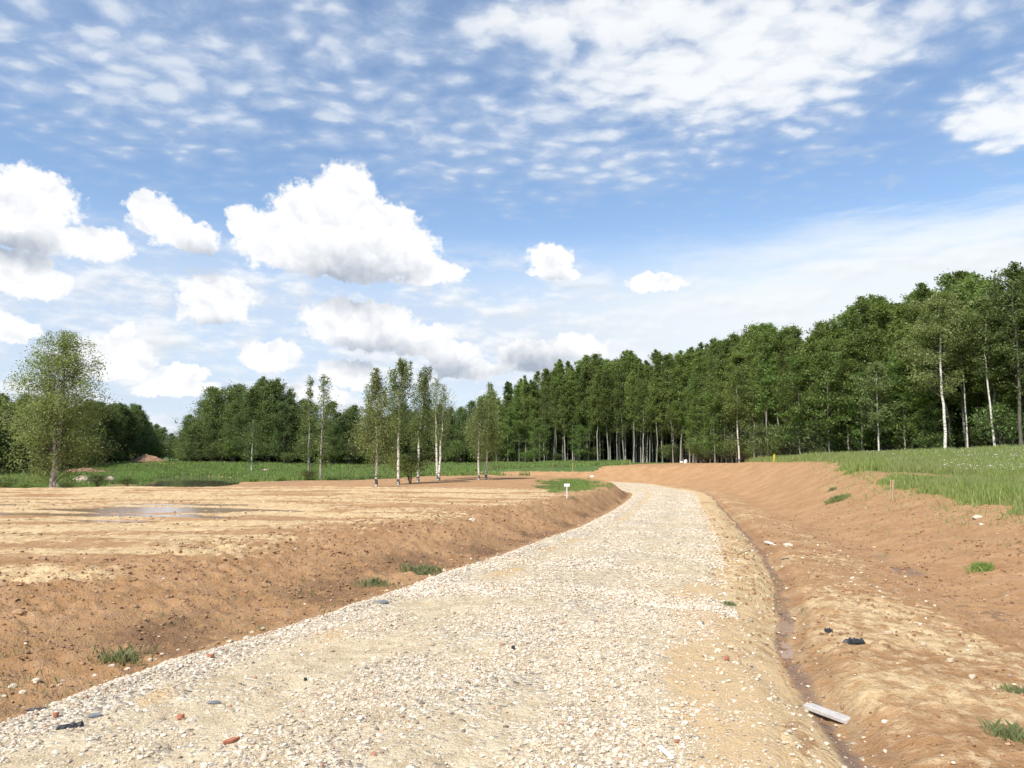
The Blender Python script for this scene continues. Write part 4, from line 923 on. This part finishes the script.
# crumpled dark scraps
def scrap(p, lx_, ly_, h, label, seed, rz=0):
    n = 14; a = np.linspace(-.5, .5, n); U, W = np.meshgrid(a, a); e = np.clip(1.1 - 2 * np.maximum(np.abs(U), np.abs(W)), 0, 1)
    k1 = 1 + .4 * fbm(U * 3 + seed, W * 3, 191, 2)
    zz = h * (.35 + .9 * np.abs(fbm(U * 3.5, W * 3.5 + seed, 192, 3))) * sm(0, .25, e) + .002
    Vt = np.c_[(U * k1 * lx_).ravel(), (W * k1 * ly_).ravel(), zz.ravel()]; Vb = Vt.copy(); Vb[:, 2] -= .004
    Fa = grid_faces(n, n); o = mesh_np('plastic_scrap', np.r_[Vt, Vb], np.r_[Fa, Fa[:, ::-1] + n * n], M['plastic']); o.location = p; o.rotation_euler = (0, 0, rz)
    return tag(o, label, 'plastic scrap')
for px0, py0, lx_, ly_, h, lab, rz in [(70, 738, .12, .035, .03, 'curled black scrap on the gravel near the left corner', .5), (40, 713, .16, .03, .025, 'thin black strip lying at the left road edge', .1), (829, 635, .06, .06, .07, 'black lump left of the crumpled rag', 0), (854, 643, .15, .08, .06, 'crumpled black rag on the bench beyond the ditch', .2), (786, 560, .16, .06, .02, 'dark scrap under the white strip on the bench', .2)]:
    scrap(onsurf(px0, py0), lx_, ly_, h, lab, int(px0) % 13, rz)
a_, b_ = onsurf(766, 545), onsurf(788, 547); mid = (a_ + b_) / 2
flake('plank_piece', mid, (b_ - a_).length, .10, .03, M['plank'], 'pale strip lying on the bench beyond the ditch', 'wood strip', rz=math.atan2(b_.y - a_.y, b_.x - a_.x), rect=True, lift=.0)

# ------------------------------------------------------------------ sun and sky
SUN_EL, SUN_AZ = math.radians(50), math.radians(215)      # azimuth clockwise from +Y: behind the camera, to the left
sun = bpy.data.lights.new('sun', 'SUN'); sun.energy = 4.4; sun.angle = math.radians(.6); sun.color = (1.0, .955, .88)
so = bpy.data.objects.new('sun', sun); COL.objects.link(so)
dirv = Vector((math.sin(SUN_AZ) * math.cos(SUN_EL), math.cos(SUN_AZ) * math.cos(SUN_EL), math.sin(SUN_EL)))
so.rotation_euler = dirv.to_track_quat('Z', 'Y').to_euler(); so.location = (0, 0, 30)
world = bpy.data.worlds.new('World'); scene.world = world; world.use_nodes = True
w = NT(world.node_tree); bg = w.n['Background']
sky = w.node('ShaderNodeTexSky', sky_type='NISHITA'); sky.sun_disc = False; sky.sun_elevation = SUN_EL; sky.sun_rotation = SUN_AZ
sky.air_density = 1.0; sky.dust_density = .6; sky.ozone_density = 2.0
V3 = w.vm('NORMALIZE', w.node('ShaderNodeTexCoord').outputs['Generated'])
sp = w.node('ShaderNodeSeparateXYZ'); w.put(sp.inputs[0], V3)
az = w.m('ARCTAN2', sp.outputs[0], sp.outputs[1]); el = w.m('ARCSINE', sp.outputs[2])
azd = w.m('MULTIPLY', az, 57.2958); eld = w.m('MULTIPLY', el, 57.2958)
def azel(px, py):
    dx, dy, dz = ray(px, py); return math.degrees(math.atan2(dx, dy)), math.degrees(math.atan2(dz, math.hypot(dx, dy)))
P = w.xyz(azd, eld, 0.0)
# ragged edges: the sky position is shifted by noise
wn = w.vm('SUBTRACT', w.noise(P, .42, 7, .60, out='Color'), (.5, .5, .5))
PW = w.vm('MULTIPLY_ADD', wn, (2.6, 2.2, 0), P)
def blobs(vec, L):
    d = None
    for px, py, rx_, ry_ in L:
        a0, e0 = azel(px, py); a1, _ = azel(px + rx_, py); a2, _ = azel(px - rx_, py); _, e1 = azel(px, py - ry_); _, e2 = azel(px, py + ry_)
        ra, re = (a1 - a2) / 2, (e1 - e2) / 2
        q = w.vm('LENGTH', w.vm('MULTIPLY_ADD', vec, (1 / ra, 1 / re, 0), (-a0 / ra, -e0 / re, 0)))
        d = q if d is None else w.m('SMOOTH_MIN', d, q, .12) if False else w.m('MINIMUM', d, q)
    return d
CUM = [(345, 198, 38, 36), (318, 214, 50, 32), (300, 240, 66, 34), (372, 228, 56, 34), (392, 250, 52, 30), (345, 262, 94, 20), (246, 222, 22, 20), (430, 272, 40, 14),
       (30, 205, 58, 40), (28, 238, 62, 16), (95, 246, 38, 20), (185, 238, 40, 16), (160, 222, 34, 18), (150, 206, 26, 18), (20, 282, 60, 18), (18, 262, 40, 14),
       (217, 296, 44, 28), (215, 314, 40, 12), (358, 319, 60, 19), (375, 334, 70, 16), (415, 332, 45, 12), (105, 356, 55, 20), (105, 372, 52, 8), (270, 355, 36, 18), (182, 372, 30, 12), (348, 372, 36, 16), (122, 333, 14, 9),
       (551, 260, 24, 18), (555, 274, 28, 7), (658, 283, 32, 11), (440, 350, 46, 14), (470, 368, 44, 12), (575, 347, 34, 17), (15, 330, 34, 14), (175, 388, 50, 10), (300, 394, 60, 9), (535, 356, 44, 16)]
SHD = [(350, 282, 92, 38), (20, 250, 60, 24), (372, 354, 72, 24), (195, 262, 46, 22), (535, 368, 54, 28), (215, 334, 46, 20), (445, 372, 60, 20), (556, 290, 32, 16), (270, 384, 40, 16)]
dc = blobs(PW, CUM); PS = w.vm('MULTIPLY_ADD', wn, (.9, .7, 0), P); ds = blobs(PS, SHD)
fine = w.noise(P, 1.5, 6, .58); l1 = w.noise(PW, .55, 4, .5); l2 = w.noise(w.vm('ADD', PW, (.25, .8, 0)), .55, 4, .5)
fc = w.m('ADD', w.m('SUBTRACT', 1.0, dc), w.m('MULTIPLY', w.m('SUBTRACT', fine, .5), .75))
a_c = w.ss(fc, -.06, .20); a_s = w.ss(ds, 1.15, .15)
lit = w.m('MULTIPLY', w.m('SUBTRACT', l1, l2), .75)
big = w.noise(w.vm('MULTIPLY', P, (.05, .18, 1)), 1.0, 5, .6)
veil = w.m('MULTIPLY', w.ss(eld, 17.5, 10.5), w.m('ADD', .38, w.m('MULTIPLY', big, .85)))
right = w.ss(azd, -10, 20)
str_ = w.m('MULTIPLY', w.ss(w.m('ADD', w.m('ABSOLUTE', w.m('SUBTRACT', eld, w.m('ADD', 14.2, w.m('MULTIPLY', azd, .01)))), w.m('MULTIPLY', w.m('SUBTRACT', w.noise(w.vm('MULTIPLY', P, (.2, 1.3, 1)), .7, 6, .62), .5), 7)), 3.2, -.4), w.ss(azd, 6, 30))
veil = w.m('ADD', veil, w.m('MULTIPLY', w.m('MULTIPLY', right, w.ss(eld, 14.5, 9.0)), .5)); veil = w.m('ADD', veil, w.m('MULTIPLY', str_, .62), clamp=True)
lowp = w.vm('MULTIPLY', P, (.16, .42, 1)); ln_ = w.noise(lowp, 1.0, 6, .62); ln2 = w.noise(w.vm('ADD', lowp, (-.05, .16, 0)), 1.0, 4, .5)
lowa = w.m('MULTIPLY', w.m('MULTIPLY', w.ss(ln_, .42, .62), w.m('MULTIPLY', w.ss(eld, 17.0, 12.5), w.m('SUBTRACT', 1.0, w.m('MULTIPLY', w.ss(azd, 0, 14), .5)))), .9)
lowb = w.m('MINIMUM', w.m('MAXIMUM', w.m('ADD', .93, w.m('MULTIPLY', w.m('SUBTRACT', w.noise(lowp, 1.0, 4, .5), ln2), 1.1)), .78), 1.0)
# rippled high cloud: position on a flat layer overhead
inv = w.m('DIVIDE', 1.0, w.m('MAXIMUM', w.m('ADD', sp.outputs[2], .07), .05))
PL = w.xyz(w.m('MULTIPLY', sp.outputs[0], inv), w.m('MULTIPLY', sp.outputs[1], inv), 0.0)
PLw = w.vm('ADD', PL, w.vm('SCALE', w.vm('SUBTRACT', w.noise(PL, 3.5, 4, .6, out='Color'), (.5, .5, .5)), .16))
vo = w.node('ShaderNodeTexVoronoi', feature='SMOOTH_F1'); w.put(vo.inputs['Vector'], w.vm('MULTIPLY', PLw, (1.0, 1.25, 1))); vo.inputs['Scale'].default_value = 13; vo.inputs['Smoothness'].default_value = .8
puff = w.m('SUBTRACT', 1.0, w.m('MULTIPLY', vo.outputs['Distance'], 1.7))
r1 = w.noise(w.vm('MULTIPLY', PLw, (1.0, 1.3, 1)), 22.0, 5, .6); r0 = w.noise(PLw, 1.6, 5, .6)
cov = blobs(PW, [(720, 70, 230, 105), (470, 130, 280, 80), (130, 60, 300, 110), (1010, 110, 90, 60), (940, 20, 160, 50), (600, 40, 300, 110), (600, 165, 150, 45), (420, 30, 300, 80)])
covm = w.ss(cov, 1.35, .25)
brt = w.ss(blobs(PW, [(740, 55, 180, 90), (1010, 112, 80, 50), (620, 15, 160, 30)]), 1.35, .1)
al = w.m('ADD', w.m('MULTIPLY', puff, .50), w.m('MULTIPLY', r1, .55)); al = w.m('ADD', al, w.m('MULTIPLY', r0, .85))
al = w.m('ADD', al, w.m('ADD', w.m('MULTIPLY', w.m('SUBTRACT', covm, 1.0), .55), w.m('MULTIPLY', brt, .26)))
thick = w.ss(al, .22, 1.17)
a_al = w.m('MULTIPLY', thick, w.m('ADD', .86, w.m('MULTIPLY', brt, .1)), clamp=True)
small = w.m('MULTIPLY', w.ss(blobs(PW, [(892, 183, 14, 5), (845, 150, 60, 5)]), 1.3, .3), .5)
a_al = w.m('MAXIMUM', a_al, small)
EXPO = .46; K = 1 / .15 / 2 ** EXPO
def col(r, g, b): return (r * K, g * K, b * K)
c = w.vm('MULTIPLY', sky.outputs[0], (.92, .93, .93))
c = w.mix(a_al, c, w.mix(w.ss(w.m('ADD', thick, w.m('MULTIPLY', brt, .75)), .35, 1.5), col(.48, .60, .80), col(.98, 1.0, 1.02)))
c = w.mix(veil, c, w.mix(right, col(.66, .76, .92), col(.88, .95, 1.0)))
c = w.mix(lowa, c, w.vm('MULTIPLY', w.vm('SCALE', (K, K, K), lowb), (.96, .985, 1.02)))
shade_ = w.m('MULTIPLY_ADD', a_s, -.85, w.m('ADD', 1.0, w.m('MULTIPLY', lit, 1.5)))
cc = w.mix(w.m('MAXIMUM', w.m('MINIMUM', shade_, 1.0), 0.0), col(.43, .49, .59), col(1.03, 1.04, 1.06))
c = w.mix(a_c, c, cc)
world.cycles.sampling_method = 'MANUAL'; world.cycles.sample_map_resolution = 512
w.put(bg.inputs[0], c); bg.inputs[1].default_value = .15

# ------------------------------------------------------------------ camera and render settings
cam = bpy.data.cameras.new('camera'); cam.sensor_width = 36; cam.lens = F / 1024 * 36; cam.clip_end = 4000; cam.clip_start = .05
co = bpy.data.objects.new('camera', cam); COL.objects.link(co); co.location = (0, 0, EYE); co.rotation_euler = (math.pi / 2 + PITCH, 0, 0); scene.camera = co
scene.view_settings.view_transform = 'Standard'; scene.view_settings.look = 'None'; scene.view_settings.gamma = 1; scene.view_settings.exposure = EXPO
cy = scene.cycles; cy.max_bounces = 7; cy.diffuse_bounces = 4; cy.glossy_bounces = 2; cy.transmission_bounces = 5; cy.transparent_max_bounces = 4; cy.caustics_reflective = False; cy.caustics_refractive = False
cy.use_adaptive_sampling = True; cy.adaptive_threshold = .02
